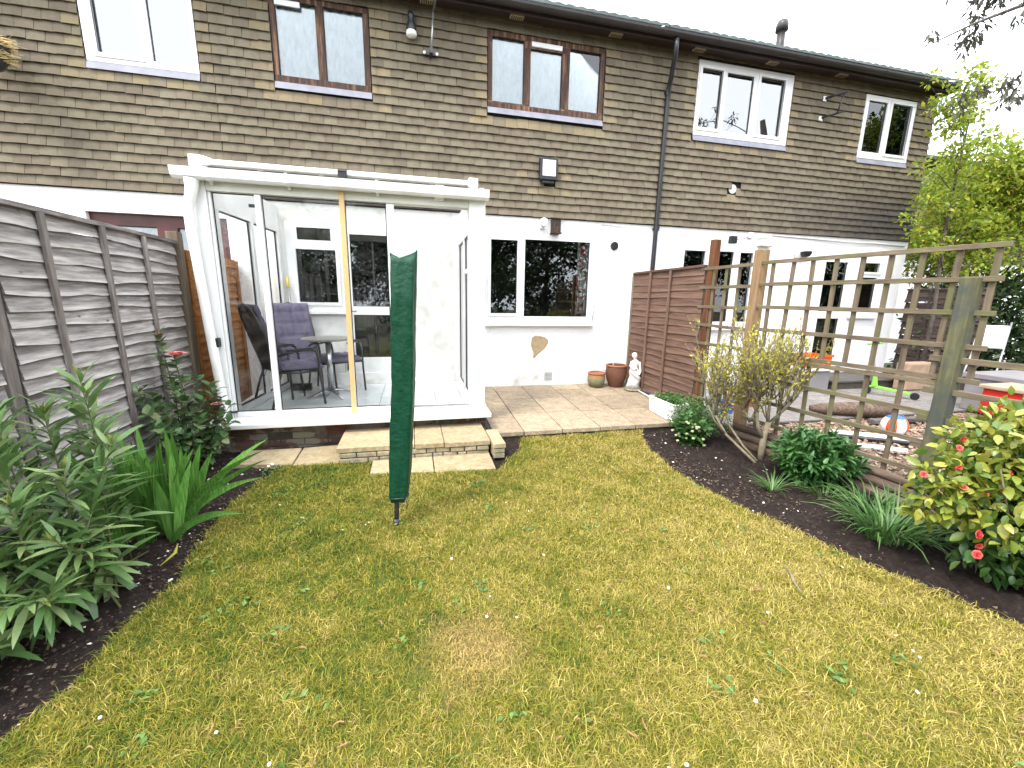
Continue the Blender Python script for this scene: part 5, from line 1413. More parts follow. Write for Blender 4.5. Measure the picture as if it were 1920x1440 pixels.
MT['camdark'] = leafm('old_camellia_leaf', (.022, .065, .015), (.04, .10, .02), (.08, .14, .03), .3, .15, spec=.55)
MT['camflower'] = plain('red_camellia', (.62, .055, .05), .55, (.70, .14, .12), 40)
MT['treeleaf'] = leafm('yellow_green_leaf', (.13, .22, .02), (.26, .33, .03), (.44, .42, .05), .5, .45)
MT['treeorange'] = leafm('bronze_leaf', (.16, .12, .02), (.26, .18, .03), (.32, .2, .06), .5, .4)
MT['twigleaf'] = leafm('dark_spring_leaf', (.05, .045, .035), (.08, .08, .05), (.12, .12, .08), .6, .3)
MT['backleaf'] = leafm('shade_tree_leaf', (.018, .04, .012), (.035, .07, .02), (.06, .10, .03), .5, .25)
MT['tip'] = leafm('pale_new_leaf', (.16, .22, .05), (.26, .30, .07), None, .5, .3)
MT['petalw'] = plain('pale_green_petal', (.30, .36, .16), .6, (.42, .44, .26), 30)

def stems_leaves(name, label, cat, base, stems, mat, smat, tpl, size, gap, start=.15, up=.5, whorl=3, rad=.006, droop=0.0, taper_top=True, group=None, tips=None, leafname='leaves', single=300):
    """stems: list of polylines; leaves in whorls along each"""
    t = thing(name, label, cat, base, group)
    q = MB(); P, D, S = [], [], []
    TP, TD = [], []
    for st_ in stems:
        pts = [np.array(p, float) for p in st_]
        q.tube(pts, list(np.linspace(rad, rad*.45, len(pts))), 6)
        seg = [np.linalg.norm(pts[i+1]-pts[i]) for i in range(len(pts)-1)]; L = sum(seg)
        s = start*L; k = 0; ph = random.random()*6
        while s < L*.995:
            r_, i = s, 0
            while i < len(seg)-1 and r_ > seg[i]: r_ -= seg[i]; i += 1
            p = pts[i]+(pts[i+1]-pts[i])*r_/seg[i]; ax = norm(pts[i+1]-pts[i])
            e1 = norm(np.cross(ax, np.array((.3, .2, .9)) if abs(ax[2]) < .9 else np.array((1., 0, 0)))); e2 = np.cross(ax, e1)
            f = s/L
            for w in range(whorl):
                a = ph+w*2*math.pi/whorl+random.gauss(0, .25)
                o = e1*math.cos(a)+e2*math.sin(a)
                dd = o*(1.0-.45*f)+ax*(up*(.5+1.0*f))+np.array((0, 0, -droop*(1-f)))+np.random.default_rng(int(s*1e5)+k+w).normal(size=3)*.18
                P.append(p+o*rad); D.append(dd); S.append(size*(.7+.5*random.random())*((1.1-.35*f) if taper_top else 1))
            ph += 1.1; k += 1; s += gap*(1.2-.5*f)*random.uniform(.8, 1.2)
        TP.append(pts[-1]); TD.append(norm(pts[-1]-pts[-2]))
    q.build('stems', smat, t, smooth=True)
    P = np.array(P); D = norm(np.array(D)); nr = norm(np.array((0, 0, 1.0))+rng.normal(size=P.shape)*.25-D*0)
    scatter(leafname, mat, t, tpl[0], tpl[1], P, frames(D, nr), np.array(S), kind='stuff', single=single)
    return t, np.array(TP), np.array(TD)

# long-leaved shrub at the left edge
def oleander():
    base = np.array((-2.98, -3.85, GZ-.03)); stems = []
    tops = [(-2.93, -3.68, .90), (-3.18, -3.85, .78), (-3.08, -3.72, .72), (-2.80, -3.75, .55), (-3.30, -3.95, .62), (-3.15, -4.10, .55), (-2.95, -4.15, .42),
            (-2.85, -4.12, .22), (-3.05, -4.32, .30), (-2.85, -4.40, .10), (-3.28, -4.25, .48), (-3.0, -3.55, .60), (-3.32, -3.7, .72), (-2.78, -4.32, .05), (-3.18, -4.48, .18), (-2.95, -4.55, .0), (-3.30, -4.5, .34), (-2.88, -3.95, .50), (-3.1, -4.0, .66)]
    for tx, ty, tz in tops:
        b0 = base+np.array((random.gauss(0, .10), random.gauss(-.05, .16), 0)); e = np.array((tx, ty, tz)); mid = b0*.45+e*.55+np.array((random.gauss(0, .03), random.gauss(0, .03), -.05))
        stems.append([b0, mid, e])
    t, TP, TD = stems_leaves('oleander_shrub', 'bushy shrub with long lance shaped leaves at the left fence', 'shrub', base, stems, MT['oleander'], MT['stem'], leaf_tpl(.175, (0, .12, .35, .65, .88, 1), (.2, .6, 1, .9, .45, .03), .35, .3), .20, .043, start=.25, up=.55, whorl=3, droop=.18)
    # pale growing tips
    P = np.repeat(TP, 5, 0); D = norm(np.repeat(TD, 5, 0)+rng.normal(size=P.shape)*.28)
    scatter('growing_tips', MT['tip'], t, LEAF_L[0], LEAF_L[1], P, frames(D, norm(rng.normal(size=P.shape))), np.full(len(P), .06), kind='stuff')
oleander()
# sword-leaved iris clump
def iris():
    t = thing('iris_clump', 'clump of broad upright sword shaped leaves in the left bed', 'plant', (-2.95, -3.25, GZ-.03))
    fans = [(-3.12, -3.10, 8, .0), (-2.98, -3.20, 8, .3), (-2.88, -3.28, 8, -.2), (-3.04, -3.35, 8, .5), (-2.84, -3.12, 7, .1), (-2.92, -3.42, 7, -.4), (-3.16, -3.28, 7, .2), (-2.80, -3.36, 6, .6)]
    lv = []
    for fx, fy, k, az in fans:
        for i in range(k):
            s = (i-(k-1)/2)/max(1, k/2)
            L = random.uniform(.50, .76)*(1-.22*abs(s)); a = s*.36+random.gauss(0, .07)
            lv.append((fx+.03*s, fy+random.gauss(0, .03), L, a, az+random.gauss(0, .2)))
    lv += [(-2.80, -3.15, .78, .75, 0.05), (-2.82, -3.3, .72, .9, .15), (-2.86, -3.2, .74, .85, 0.1), (-2.84, -3.25, .66, 1.02, -.05), (-2.80, -3.40, .56, 1.15, -.3)]
    for (x, y, L, a, az) in lv:
        w = random.uniform(.023, .033); n = 9
        ax = np.array((math.cos(az), math.sin(az), 0)); tw = random.gauss(0, .25)
        vs = []
        for j in range(n+1):
            f = j/n; an = a*(.55+.45*f)
            p = np.array((x, y, GZ-.04))+ax*math.sin(an)*L*f+np.array((0, 0, math.cos(an)*L*f))
            ww = w*(1 if f < .55 else max(.02, (1-(f-.55)/.45)**.7))*(.75+.25*min(1, f*4))
            sd = ax*math.cos(tw)*math.cos(an)-np.array((0, 0, math.sin(an)))*.9*math.cos(tw)+np.array((-ax[1], ax[0], 0))*math.sin(tw)
            nn = np.array((-ax[1], ax[0], 0))
            vs += [p-sd*ww, p+nn*.0035, p+sd*ww]
        fs = []
        for j in range(n): b_ = j*3; fs += [(b_, b_+1, b_+4, b_+3), (b_+1, b_+2, b_+5, b_+4)]
        m = MB(); m.add(vs, fs); m.build('blade', MT['iris'], t, smooth=True)
iris()
def old_leaf(label, p0, p1, p2):
    q = MB(); q.tube([p0, p1, p2], [.004, .012, .003], 6, flat=.25); o = q.build('fallen_leaf', MT['pale'] if 'straw' in label else MT['bud'], smooth=True); tag(o, label, 'leaf')
old_leaf('yellowing fallen sword leaf lying on soil by the iris clump', (-2.70, -3.72, GZ-.005), (-2.66, -3.64, GZ+.02), (-2.67, -3.58, GZ+.045))
# rose bush
def rose():
    base = np.array((-3.22, -2.15, GZ-.03)); stems = []
    tops = [(-3.33, -2.15, .98), (-3.22, -2.2, .80), (-3.05, -2.05, .55), (-2.93, -2.15, .42), (-3.38, -2.3, .52), (-3.10, -2.3, .48), (-3.0, -2.38, .30), (-3.28, -2.4, .45), (-2.86, -2.2, .22), (-3.16, -2.0, .62), (-3.32, -2.05, .6), (-2.92, -2.0, .32), (-3.12, -2.45, .22), (-2.88, -2.32, .10), (-3.3, -2.55, .40), (-3.38, -2.45, .6), (-3.2, -2.6, .3), (-3.05, -2.2, .42), (-2.98, -2.1, .5), (-3.2, -2.35, .55)]
    for e in tops:
        b0 = base+np.array((random.gauss(0, .05), random.gauss(0, .05), 0)); e = np.array(e)
        mid = b0*.5+e*.5+np.array((random.gauss(0, .04), random.gauss(0, .04), .03)); stems.append([b0, mid, e])
    t, TP, TD = stems_leaves('rose_bush', 'rose bush with pink bloom and dark green leaves against the grey fence', 'rose bush', base, stems, MT['rose'], MT['redstem'], leaf_tpl(.72, (0, .3, .7, 1), (.2, 1, .8, .05), .25, .2), .078, .040, start=.25, up=.35, whorl=2, rad=.006, droop=.1, taper_top=False)
    for c, r, mt, lb in (((-3.18, -2.24, .80), .062, 'roseflower', 'open pink rose bloom'), ((-3.32, -2.16, .97), .035, 'roseold', 'dark wilted rose head'), ((-2.95, -2.2, .36), .038, 'roseold', 'faded drooping pink rose')):
        q = MB()
        for ring_, (n, tilt) in enumerate(((5, 1.15), (5, .8), (4, .45))):
            for k in range(n):
                a = 2*math.pi*k/n+ring_*.6; o = np.array((math.cos(a), math.sin(a), 0)); u = np.array((0, 0, 1.)); sd = np.array((-math.sin(a), math.cos(a), 0))
                rr = r*(1.0-.2*ring_); vs = []
                for (f, w) in ((0, .25), (.4, .8), (.8, .9), (1.0, .5)):
                    p = np.array(c)+(o*math.sin(tilt*(.4+.6*f))+u*math.cos(tilt*(.4+.6*f)))*rr*f*1.3
                    vs += [p-sd*w*rr*.7, p+o*.006, p+sd*w*rr*.7]
                fs = []
                for j in range(3): b_ = j*3; fs += [(b_, b_+1, b_+4, b_+3), (b_+1, b_+2, b_+5, b_+4)]
                q.add(vs, fs)
        f = q.build('bloom', MT[mt], t, smooth=True); f['label'] = lb
rose()
# small white primula by the slab
t = thing('primula', 'tiny white flowered plant at the corner of the left bed by the slab', 'plant', (-2.50, -2.40, GZ))
clump('leaves', MT['hebe'], t, [(-2.52, -2.42, GZ+.0), (-2.46, -2.42, GZ+.01)], [.05, .045], 14000, .03, flat=.6, kind='stuff')
q = MB()
for (x, y, z) in ((-2.515, -2.44, GZ+.055), (-2.485, -2.43, GZ+.065), (-2.50, -2.40, GZ+.06)): q.lathe([(.001, .004), (.009, .006), (.013, .0), (.004, -.004)], (x, y, z), 8)
q.build('flowers', MT['petal'], t, smooth=True)

# budding shrub with many thin stems
def budding():
    base = np.array((2.10, -3.02, GZ-.03)); t = thing('budding_shrub', 'open branching shrub with pale trunk and small yellow buds before the trellis', 'shrub', base)
    q = MB(); BP, BD = [], []
    B = lambda *v: np.array(v, float)
    def limb(pts, r0, r1): q.tube(pts, list(np.linspace(r0, r1, len(pts))), 8)
    def twig(p, d, L, r, lev):
        n = 5; pts = [np.array(p, float)]; dd = norm(np.array(d, float)); cur = pts[0]
        for i in range(n):
            dd = norm(dd+rng.normal(size=3)*.13+np.array((0, 0, .13))); cur = cur+dd*L/n; pts.append(cur)
        q.tube(pts, list(np.linspace(r, r*.5, n+1)), 5)
        for k in range(int(L/.021)+1):
            f = random.uniform(.15, 1.0); i = min(n-1, int(f*n)); BP.append(pts[i]+(pts[i+1]-pts[i])*(f*n-i)); BD.append(norm(dd+rng.normal(size=3)*.7))
        BP.append(pts[-1]); BD.append(dd)
        if lev < 2:
            for k in range(3 if lev else 4):
                f = random.uniform(.25, .9); i = min(n-1, int(f*n)); pp = pts[i]+(pts[i+1]-pts[i])*(f*n-i); a = random.random()*6.28
                twig(pp, dd+.75*B(math.cos(a), math.sin(a), .25), L*random.uniform(.5, .75), r*.62, lev+1)
    # pale main trunk, forking low
    limb([B(2.08, -3.03, GZ-.04), B(2.075, -3.03, GZ+.12), B(2.09, -3.02, GZ+.26), B(2.12, -3.02, GZ+.38)], .034, .026)
    limb([B(2.085, -3.025, GZ+.2), B(2.02, -3.0, GZ+.34), B(1.99, -2.98, GZ+.52), B(2.0, -2.96, GZ+.7)], .020, .012)
    limb([B(2.11, -3.02, GZ+.34), B(2.20, -3.05, GZ+.46), B(2.27, -3.08, GZ+.60)], .017, .011)
    limb([B(2.11, -3.02, GZ+.36), B(2.12, -3.0, GZ+.55), B(2.15, -2.98, GZ+.72)], .016, .010)
    limb([B(1.98, -3.12, GZ-.03), B(1.90, -3.0, GZ+.08), B(1.80, -2.84, GZ+.22), B(1.72, -2.76, GZ+.40)], .015, .012)
    limb([B(2.02, -3.10, GZ-.03), B(1.93, -2.95, GZ+.12), B(1.85, -2.82, GZ+.30), B(1.83, -2.76, GZ+.46)], .013, .010)
    limb([B(1.80, -2.84, GZ+.22), B(1.68, -2.80, GZ+.36), B(1.60, -2.78, GZ+.52)], .011, .007)
    ends = [(2.0, -2.96, .50), (2.27, -3.08, .40), (2.15, -2.98, .52), (1.72, -2.76, .20), (1.83, -2.76, .26), (1.60, -2.78, .32), (2.12, -3.02, .18), (1.99, -2.98, .32), (2.2, -3.05, .26), (1.76, -2.8, .12), (1.94, -2.9, .30), (2.04, -2.95, .40), (1.88, -2.85, .36), (1.98, -2.93, .16), (2.1, -3.05, .42)]
    for k, e in enumerate(ends):
        for m_ in range(4):
            a = random.random()*6.28; sp = .7
            twig(e, (sp*math.cos(a), sp*math.sin(a)*.8, .9), random.uniform(.34, .52) if k < 7 else .40, .0075, 0)
    q.build('branches', MT['bark'], t, smooth=True)
    BP, BD = np.array(BP), np.array(BD)
    keep = rng.random(len(BP)) < min(1, 4600/len(BP)); BP, BD = BP[keep], BD[keep]
    scatter('buds', MT['bud'], t, LEAF_S[0], LEAF_S[1], BP, frames(BD, norm(rng.normal(size=BP.shape))), .017+.026*rng.random(len(BP)), kind='stuff')
budding()
# dark leafy bush by the trellis
def leafy(name, label, cx, cy, rx, ry, h, mat, n, size, tpl, lean=0.0, whorl=2, gap=.03, rad=.004):
    stems = []
    for k in range(n):
        a = random.random()*6.28; r_ = math.sqrt(random.random())
        e = np.array((cx+rx*r_*math.cos(a), cy+ry*r_*math.sin(a), GZ+h*(1-.45*r_*r_)*random.uniform(.85, 1.1)))
        b0 = np.array((cx+rx*.35*r_*math.cos(a), cy+ry*.35*r_*math.sin(a), GZ-.03)); mid = b0*.5+e*.5+np.array((0, 0, .02)); stems.append([b0, mid, e])
    return stems_leaves(name, label, 'shrub', np.array((cx, cy, GZ-.03)), stems, mat, MT['stem'], tpl, size, gap, start=.12, up=.45, whorl=whorl, rad=rad, droop=.1, taper_top=False)
leafy('leafy_bush', 'dense dark green leafy bush at the foot of the trellis', 2.13, -3.52, .36, .34, .44, MT['dark'], 95, .085, leaf_tpl(.36, (0, .3, .7, 1), (.2, 1, .75, .04), .3, .2), whorl=3, gap=.036)
hel, _, _ = leafy('hellebore', 'low bush with broad leaves and pale green flowers beside the trough', 1.72, -2.42, .20, .22, .30, MT['hydr'], 34, .085, leaf_tpl(.6, (0, .3, .7, 1), (.2, 1, .8, .05), .3, .2), whorl=2, gap=.05)
t = hel
for k in range(26):
    c = (1.60+random.gauss(0, .10), -2.55+random.gauss(0, .08), GZ+random.uniform(.03, .26)); q = MB(); q.lathe([(.001, .010), (.014, .012), (.017, .0), (.008, -.010)], c, 7); q.build('flower_head', MT['petalw'], t, smooth=True)
tb_ = thing('box_bush', 'rounded small leaved green bush behind the hellebore by the trough', 'shrub', (1.88, -2.18, GZ))
clump('leaves', MT['hebe'], tb_, [(1.83, -2.22, .06), (1.96, -2.15, .10), (1.90, -2.32, .0), (2.02, -2.28, .06), (1.78, -2.12, .0), (1.98, -2.0, .02), (2.08, -2.42, .0)], [.17, .16, .15, .15, .13, .13, .13], 21000, .026, shell=.35, kind='stuff')
q = MB()
for k in range(14): a = random.random()*6.28; q.tube([(1.9, -2.2, GZ-.03), (1.9+.08*math.cos(a), -2.2+.1*math.sin(a), -.05), (1.92+.2*math.cos(a), -2.2+.2*math.sin(a), .12*random.random())], [.008, .005, .002], 5)
q.build('stems', MT['bark'], tb_, smooth=True)
tp_ = thing('trough_plants', 'low leafy plants growing in the white trough', 'plant', (1.905, -1.7, .07))
clump('leaves', MT['hebe'], tp_, [(1.90, -1.52, .09), (1.91, -1.68, .10), (1.90, -1.85, .11), (1.96, -1.6, .12), (1.97, -1.8, .13)], [.085]*5, 26000, .032, flat=.6, kind='stuff')
# strap-leaved plants
def strap(name, label, cx, cy, n, L, w, spread, mat=None, zb_=GZ-.03, each=False):
    t = thing(name, label, 'plant', (cx, cy, zb_)); q = MB()
    for k in range(n):
        a = random.random()*6.28; r_ = spread*math.sqrt(random.random())*.5
        b0 = np.array((cx+r_*math.cos(a), cy+r_*math.sin(a), zb_)); d = np.array((math.cos(a+random.gauss(0, .4)), math.sin(a+random.gauss(0, .4)), 0))
        ll = L*random.uniform(.6, 1.1); bend = random.uniform(.5, 1.5); sd = np.array((-d[1], d[0], 0)); vs = []
        for j in range(6):
            f = j/5; an = .25+bend*f
            p = b0+d*ll*(f*math.sin(an)*.85)+np.array((0, 0, ll*(.95*f*math.cos(an*.75)))); p[2] = max(p[2], zb_+.012)
            ww = w*(1-.92*f**2.2); vs += [p-sd*ww, p+np.array((0, 0, -.002)), p+sd*ww]
        fs = []
        for j in range(5): b_ = j*3; fs += [(b_, b_+1, b_+4, b_+3), (b_+1, b_+2, b_+5, b_+4)]
        if each: q = MB(); q.add(vs, fs); q.build('leaf', mat or MT['strap'], t, smooth=True)
        else: q.add(vs, fs)
    if not each: o = q.build('leaves', mat or MT['strap'], t, smooth=True); o['kind'] = 'stuff'
strap('lily_turf', 'small tuft of narrow arching leaves in the dark soil', 1.63, -3.62, 55, .24, .0035, .06)
strap('lily_turf', 'sparse grassy tuft under the front of the leafy bush', 1.95, -3.80, 55, .25, .0035, .16)
strap('agapanthus_clump', 'large sprawling clump of green strap leaves below the mossy post', 1.86, -4.33, 210, .36, .0065, .34, each=True)
strap('bluebell_clump', 'smaller strap leaved clump between the leafy bush and mossy post', 2.12, -4.02, 90, .30, .005, .22, each=True)
# stick on the lawn
q = MB(); q.tube([(.715, -4.71, GZ+.02), (.74, -4.64, GZ+.03), (.79, -4.57, GZ+.028), (.80, -4.53, GZ+.03)], [.004, .006, .005, .003], 6); q.tube([(.76, -4.61, GZ+.03), (.80, -4.585, GZ+.035)], [.003, .0015], 5)
o = q.build('stick', MT['bark'], smooth=True); tag(o, 'short crooked grey stick lying on the right of the lawn', 'stick')

# camellia with red flowers
def camellia():
    base = np.array((2.02, -4.82, GZ-.03)); t = thing('camellia_bush', 'yellow green camellia bush with red blooms at the right edge', 'shrub', base)
    q = MB()
    for k in range(26):
        a = random.random()*6.28; r_ = random.random()
        e = np.array((1.95+.55*r_*math.cos(a), -4.8+.45*r_*math.sin(a), .15+.55*random.random())); q.tube([base, base*.5+e*.5+np.array((0, 0, .06)), e], [.011, .007, .003], 6)
    q.build('branches', MT['bark'], t, smooth=True)
    tpl = leaf_tpl(.52, (0, .25, .6, .9, 1), (.2, .9, 1, .4, .03), .22, .3)
    cs = [(1.75, -4.72, .58), (1.55, -4.70, .42), (1.95, -4.70, .66), (2.15, -4.75, .60), (1.70, -4.85, .32), (1.95, -4.9, .40), (2.2, -4.9, .42), (1.48, -4.66, .30), (2.0, -4.6, .5), (2.3, -4.65, .6)]
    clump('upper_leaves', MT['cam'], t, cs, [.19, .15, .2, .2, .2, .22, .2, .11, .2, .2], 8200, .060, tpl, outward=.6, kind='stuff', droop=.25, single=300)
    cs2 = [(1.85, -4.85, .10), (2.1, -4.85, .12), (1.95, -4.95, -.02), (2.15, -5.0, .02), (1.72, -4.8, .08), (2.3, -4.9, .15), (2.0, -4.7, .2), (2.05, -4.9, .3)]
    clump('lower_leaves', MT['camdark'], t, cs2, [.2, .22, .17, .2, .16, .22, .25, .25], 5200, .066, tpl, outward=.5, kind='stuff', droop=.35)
    fl = [(1.335, -4.68, .475), (1.50, -4.72, .53), (1.52, -4.70, .62), (1.60, -4.66, .66), (1.63, -4.74, .59), (1.60, -4.80, .40), (1.475, -4.78, .43), (1.66, -4.84, .42), (1.86, -4.90, .43), (1.52, -4.85, .20), (1.50, -4.88, .10), (1.58, -4.84, .12), (1.82, -4.68, .74), (1.75, -4.8, .50), (1.62, -4.82, .28)]
    for c in fl:
        r_ = random.uniform(.016, .027); q = MB(); ax = norm(np.array((random.gauss(-.3, .4), random.gauss(-.7, .3), random.gauss(.2, .4)))); e1 = norm(np.cross(ax, (0, 0, 1.))); e2 = np.cross(ax, e1)
        for rg, (n, tl) in enumerate(((6, 1.1), (5, .7), (4, .3))):
            for k in range(n):
                a = 2*math.pi*k/n+rg*.5; o = e1*math.cos(a)+e2*math.sin(a); sd = -e1*math.sin(a)+e2*math.cos(a); vs = []
                for (f, w) in ((0, .3), (.5, .8), (.9, .75), (1.05, .35)):
                    p = np.array(c)+(o*math.sin(tl*(.5+.5*f))+ax*math.cos(tl*(.5+.5*f)))*r_*f; vs += [p-sd*w*r_*.6, p+ax*.003, p+sd*w*r_*.6]
                fs = []
                for j in range(3): b_ = j*3; fs += [(b_, b_+1, b_+4, b_+3), (b_+1, b_+2, b_+5, b_+4)]
                q.add(vs, fs)
        q.build('bloom', MT['camflower'], t, smooth=True)
    t.location = base+np.array((.09, -.02, -.05))
camellia()

# ================================================================== neighbouring yard
b = MB(); b.box(2.33, 8.05, -2.25, -.001, -.34, -.115)
ny = struct(b.build('neighbour_patio', MT['joint'], base=(5, -1.1, -.34)))
for i in range(10):
    for j in range(4):
        x0 = 2.34+i*.572; y0 = -2.24+j*.56
        q = MB(); slab(q, x0+.006, x0+.566, y0+.006, y0+.554, -.10, .05, None, .004); q.build('paving_slab', MT['greyslab'], ny, bevel=.004)
MT['barkbed'] = plain('bark_chip_ground', (.13, .085, .06), .95, (.24, .17, .12), 30, .8, 60)
b = MB(); b.box(2.36, 9, -7, -2.26, -.34, -.13); yd = struct(b.build('neighbour_ground', MT['barkbed'], base=(5, -4, -.34)))
MT['barkchip'] = plain('bark_chips', (.22, .14, .095), .9, (.36, .27, .19), 30, piece=.8)
def chips():
    n = 9000; x = 2.40+3.6*rng.random(n)**1.3; y = -4.9+2.6*rng.random(n)
    tv = np.array([(-.5, 0, 0), (.5, -.1, .1), (.3, 1, .05), (-.35, .9, 0), (0, .4, .25)]); tf = np.array([(0, 1, 4), (1, 2, 4), (2, 3, 4), (3, 0, 4)])
    a = rng.random(n)*6.28; D = np.stack([np.cos(a), np.sin(a), rng.normal(size=n)*.35], -1)
    o = scatter('bark_mulch', MT['barkchip'], None, tv, tf, np.stack([x, y, -.125+.02*rng.random(n)], -1), frames(D, norm(rng.normal(size=(n, 3))*.5+np.array((0, 0, 1.)))), .012+.03*rng.random(n), base=(3.5, -3.5, -.13), smooth=False)
    tag(o, 'loose brown bark chips on the ground behind the trellis', 'bark chips', kind='stuff')
chips()
MT['orange'] = plain('orange_plastic', (.72, .10, .015), .4, (.66, .085, .012), 5)
MT['red'] = plain('red_plastic', (.50, .02, .012), .42, (.42, .018, .012), 5)
MT['lime'] = plain('lime_plastic', (.20, .62, .06), .4)
MT['blue'] = plain('blue_plastic', (.03, .13, .5), .4)
MT['pink'] = plain('pink_plastic', (.65, .06, .2), .4)
MT['sand'] = plain('tan_stone_block', (.34, .23, .15), .9, (.42, .30, .21), 8, .3, 40)
MT['greyplastic'] = plain('grey_plastic', (.24, .22, .225), .6, (.19, .18, .185), 5)
MT['deck'] = wood('dark_deck_board', (.05, .045, .042), (.09, .08, .072), (.14, .125, .115), 'x', scale=2.2)
t = thing('door_step', 'grey raised platform step outside the neighbouring back door', 'step', (6.3, -.45, -.1))
for k in range(4): q = MB(); q.box(5.65, 7.25, -.82+k*.195, -.82+k*.195+.188, .02, .05); q.build('board', MT['deck'], t, bevel=.003)
q = MB(); q.box(5.68, 7.22, -.80, -.03, -.10, .02); q.build('riser', MT['joint'], t)
t = thing('storage_box', 'pale grey lidded plastic box beneath the orange crate', 'box', (5.25, -.62, -.1))
q = MB(); q.box(5.0, 5.52, -.85, -.45, -.10, .24); q.build('tub', MT['greyplastic'], t, bevel=.02)
q = MB(); q.box(4.97, 5.55, -.88, -.42, .2405, .285); q.build('lid', MT['oldwhite'], t, bevel=.012)
t = thing('orange_crate', 'bright orange plastic crate by the neighbouring door', 'crate', (5.28, -.65, .286))
q = MB()
q.box(5.06, 5.50, -.85, -.835, .29, .50); q.box(5.06, 5.50, -.465, -.45, .29, .50); q.box(5.06, 5.075, -.834, -.466, .29, .50); q.box(5.485, 5.50, -.834, -.466, .29, .50); q.box(5.076, 5.484, -.834, -.466, .29, .305)
q.build('crate_body', MT['orange'], t, bevel=.004)
q = MB(); q.box(5.045, 5.515, -.865, -.852, .47, .51); q.box(5.045, 5.058, -.85, -.44, .47, .51); q.build('rim', MT['orange'], t)
t = thing('kick_scooter', 'lime green and grey kick scooter standing in the neighbouring yard', 'scooter', (6.05, -1.15, -.1))
q = MB(); q.tube([(6.02, -1.2, .0), (5.99, -1.1, .72)], .016, 10); q.build('steering_column', MT['alu'], t, smooth=True)
q = MB(); q.tube([(5.84, -1.14, .72), (6.15, -1.06, .725)], .014, 8); q.build('handlebar', MT['darkmetal'], t, smooth=True)
for xx in ((5.80, -1.15), (6.13, -1.066)):
    q = MB(); q.tube([(xx[0], xx[1], .719), (xx[0]+.09, xx[1]+.024, .721)], .019, 8); q.build('grip', MT['lime'], t, smooth=True)
q = MB(); q.add([(5.97, -1.16, .02), (6.06, -1.19, .02), (6.28, -1.56, -.03), (6.18, -1.60, -.03), (5.97, -1.16, .05), (6.06, -1.19, .05), (6.28, -1.56, .0), (6.18, -1.60, .0)], [(0,3,2,1),(4,5,6,7),(0,1,5,4),(1,2,6,5),(2,3,7,6),(3,0,4,7)])
q.tube([(6.02, -1.2, .04), (6.015, -1.19, .20)], [.045, .028], 8); q.build('deck', MT['lime'], t, bevel=.006)
for c in ((5.99, -1.12), (6.26, -1.63)):
    q = MB(); q.tube([(c[0]-.02, c[1]-.01, -.045), (c[0]+.02, c[1]+.01, -.045)], .055, 16); q.build('wheel', MT['black'], t)
t = thing('stone_block', 'tan sandstone block leaning at the far fence', 'block', (7.15, -1.0, -.1))
q = MB(); q.box(6.85, 7.45, -1.1, -.9, -.10, .38); q.build('block', MT['sand'], t, bevel=.03)
t = thing('timber_log', 'thick weathered log lying on the grey slabs behind the trellis', 'log', (4.2, -2.2, -.1))
q = MB(); q.tube([(3.85, -1.98, -.03), (4.0, -2.06, -.015), (4.3, -2.2, .0), (4.68, -2.35, -.005)], [.04, .075, .095, .085], 12); q.build('trunk', MT['log'], t, smooth=True)
q = MB(); q.tube([(4.68, -2.35, -.005), (4.686, -2.352, -.005)], .082, 12); q.build('cut_end', MT['logend'], t)
q = MB(); q.bar((4.2, -2.5, -.075), (5.3, -2.55, -.07), .09, .045); o = q.build('timber_sleeper', MT['deck']); tag(o, 'dark timber edging board beside the log', 'timber')
t = thing('toy_ball', 'orange white and blue beach ball on the bark behind the trellis', 'ball', (4.0, -2.88, -.12))
def ball(c, r):
    q = MB(); n, mrows = 24, 12; vs = []; fs = []; mi = []
    for i in range(mrows+1):
        th = math.pi*i/mrows
        for k in range(n): a = 2*math.pi*k/n; vs.append((c[0]+r*math.sin(th)*math.cos(a), c[1]+r*math.sin(th)*math.sin(a), c[2]+r*math.cos(th)))
    for i in range(mrows):
        for k in range(n): fs.append((i*n+k, (i+1)*n+k, (i+1)*n+(k+1) % n, i*n+(k+1) % n)); mi.append(2 if i < 3 else (1 if (k//3) % 2 else 0))
    q.v = vs; q.f = fs; q.mi = mi; return q.build('ball_skin', [MT['orange'], MT['petal'], MT['blue']], t, smooth=True)
ball((4.0, -2.88, .0), .125)
for nm, lab, a_, c_, r_, mt in (('plastic_pipe', 'long white plastic pipe lying on the bark near the beach ball', (3.3, -2.72, -.09), (4.15, -3.3, -.09), .035, 'oldwhite'), ('plastic_pipe', 'short white plastic pipe lying on the bark nearer the trellis', (3.15, -3.1, -.10), (3.5, -3.35, -.10), .03, 'oldwhite'), ('hose_length', 'black length of hose beside the long white pipe', (3.25, -2.80, -.10), (4.1, -3.38, -.10), .025, 'black')):
    q = MB(); q.tube([a_, [(a_[k]+c_[k])/2+(0, .02, 0)[k] for k in range(3)], c_], r_, 12); o = q.build(nm, MT[mt], smooth=True); tag(o, lab, 'pipe')
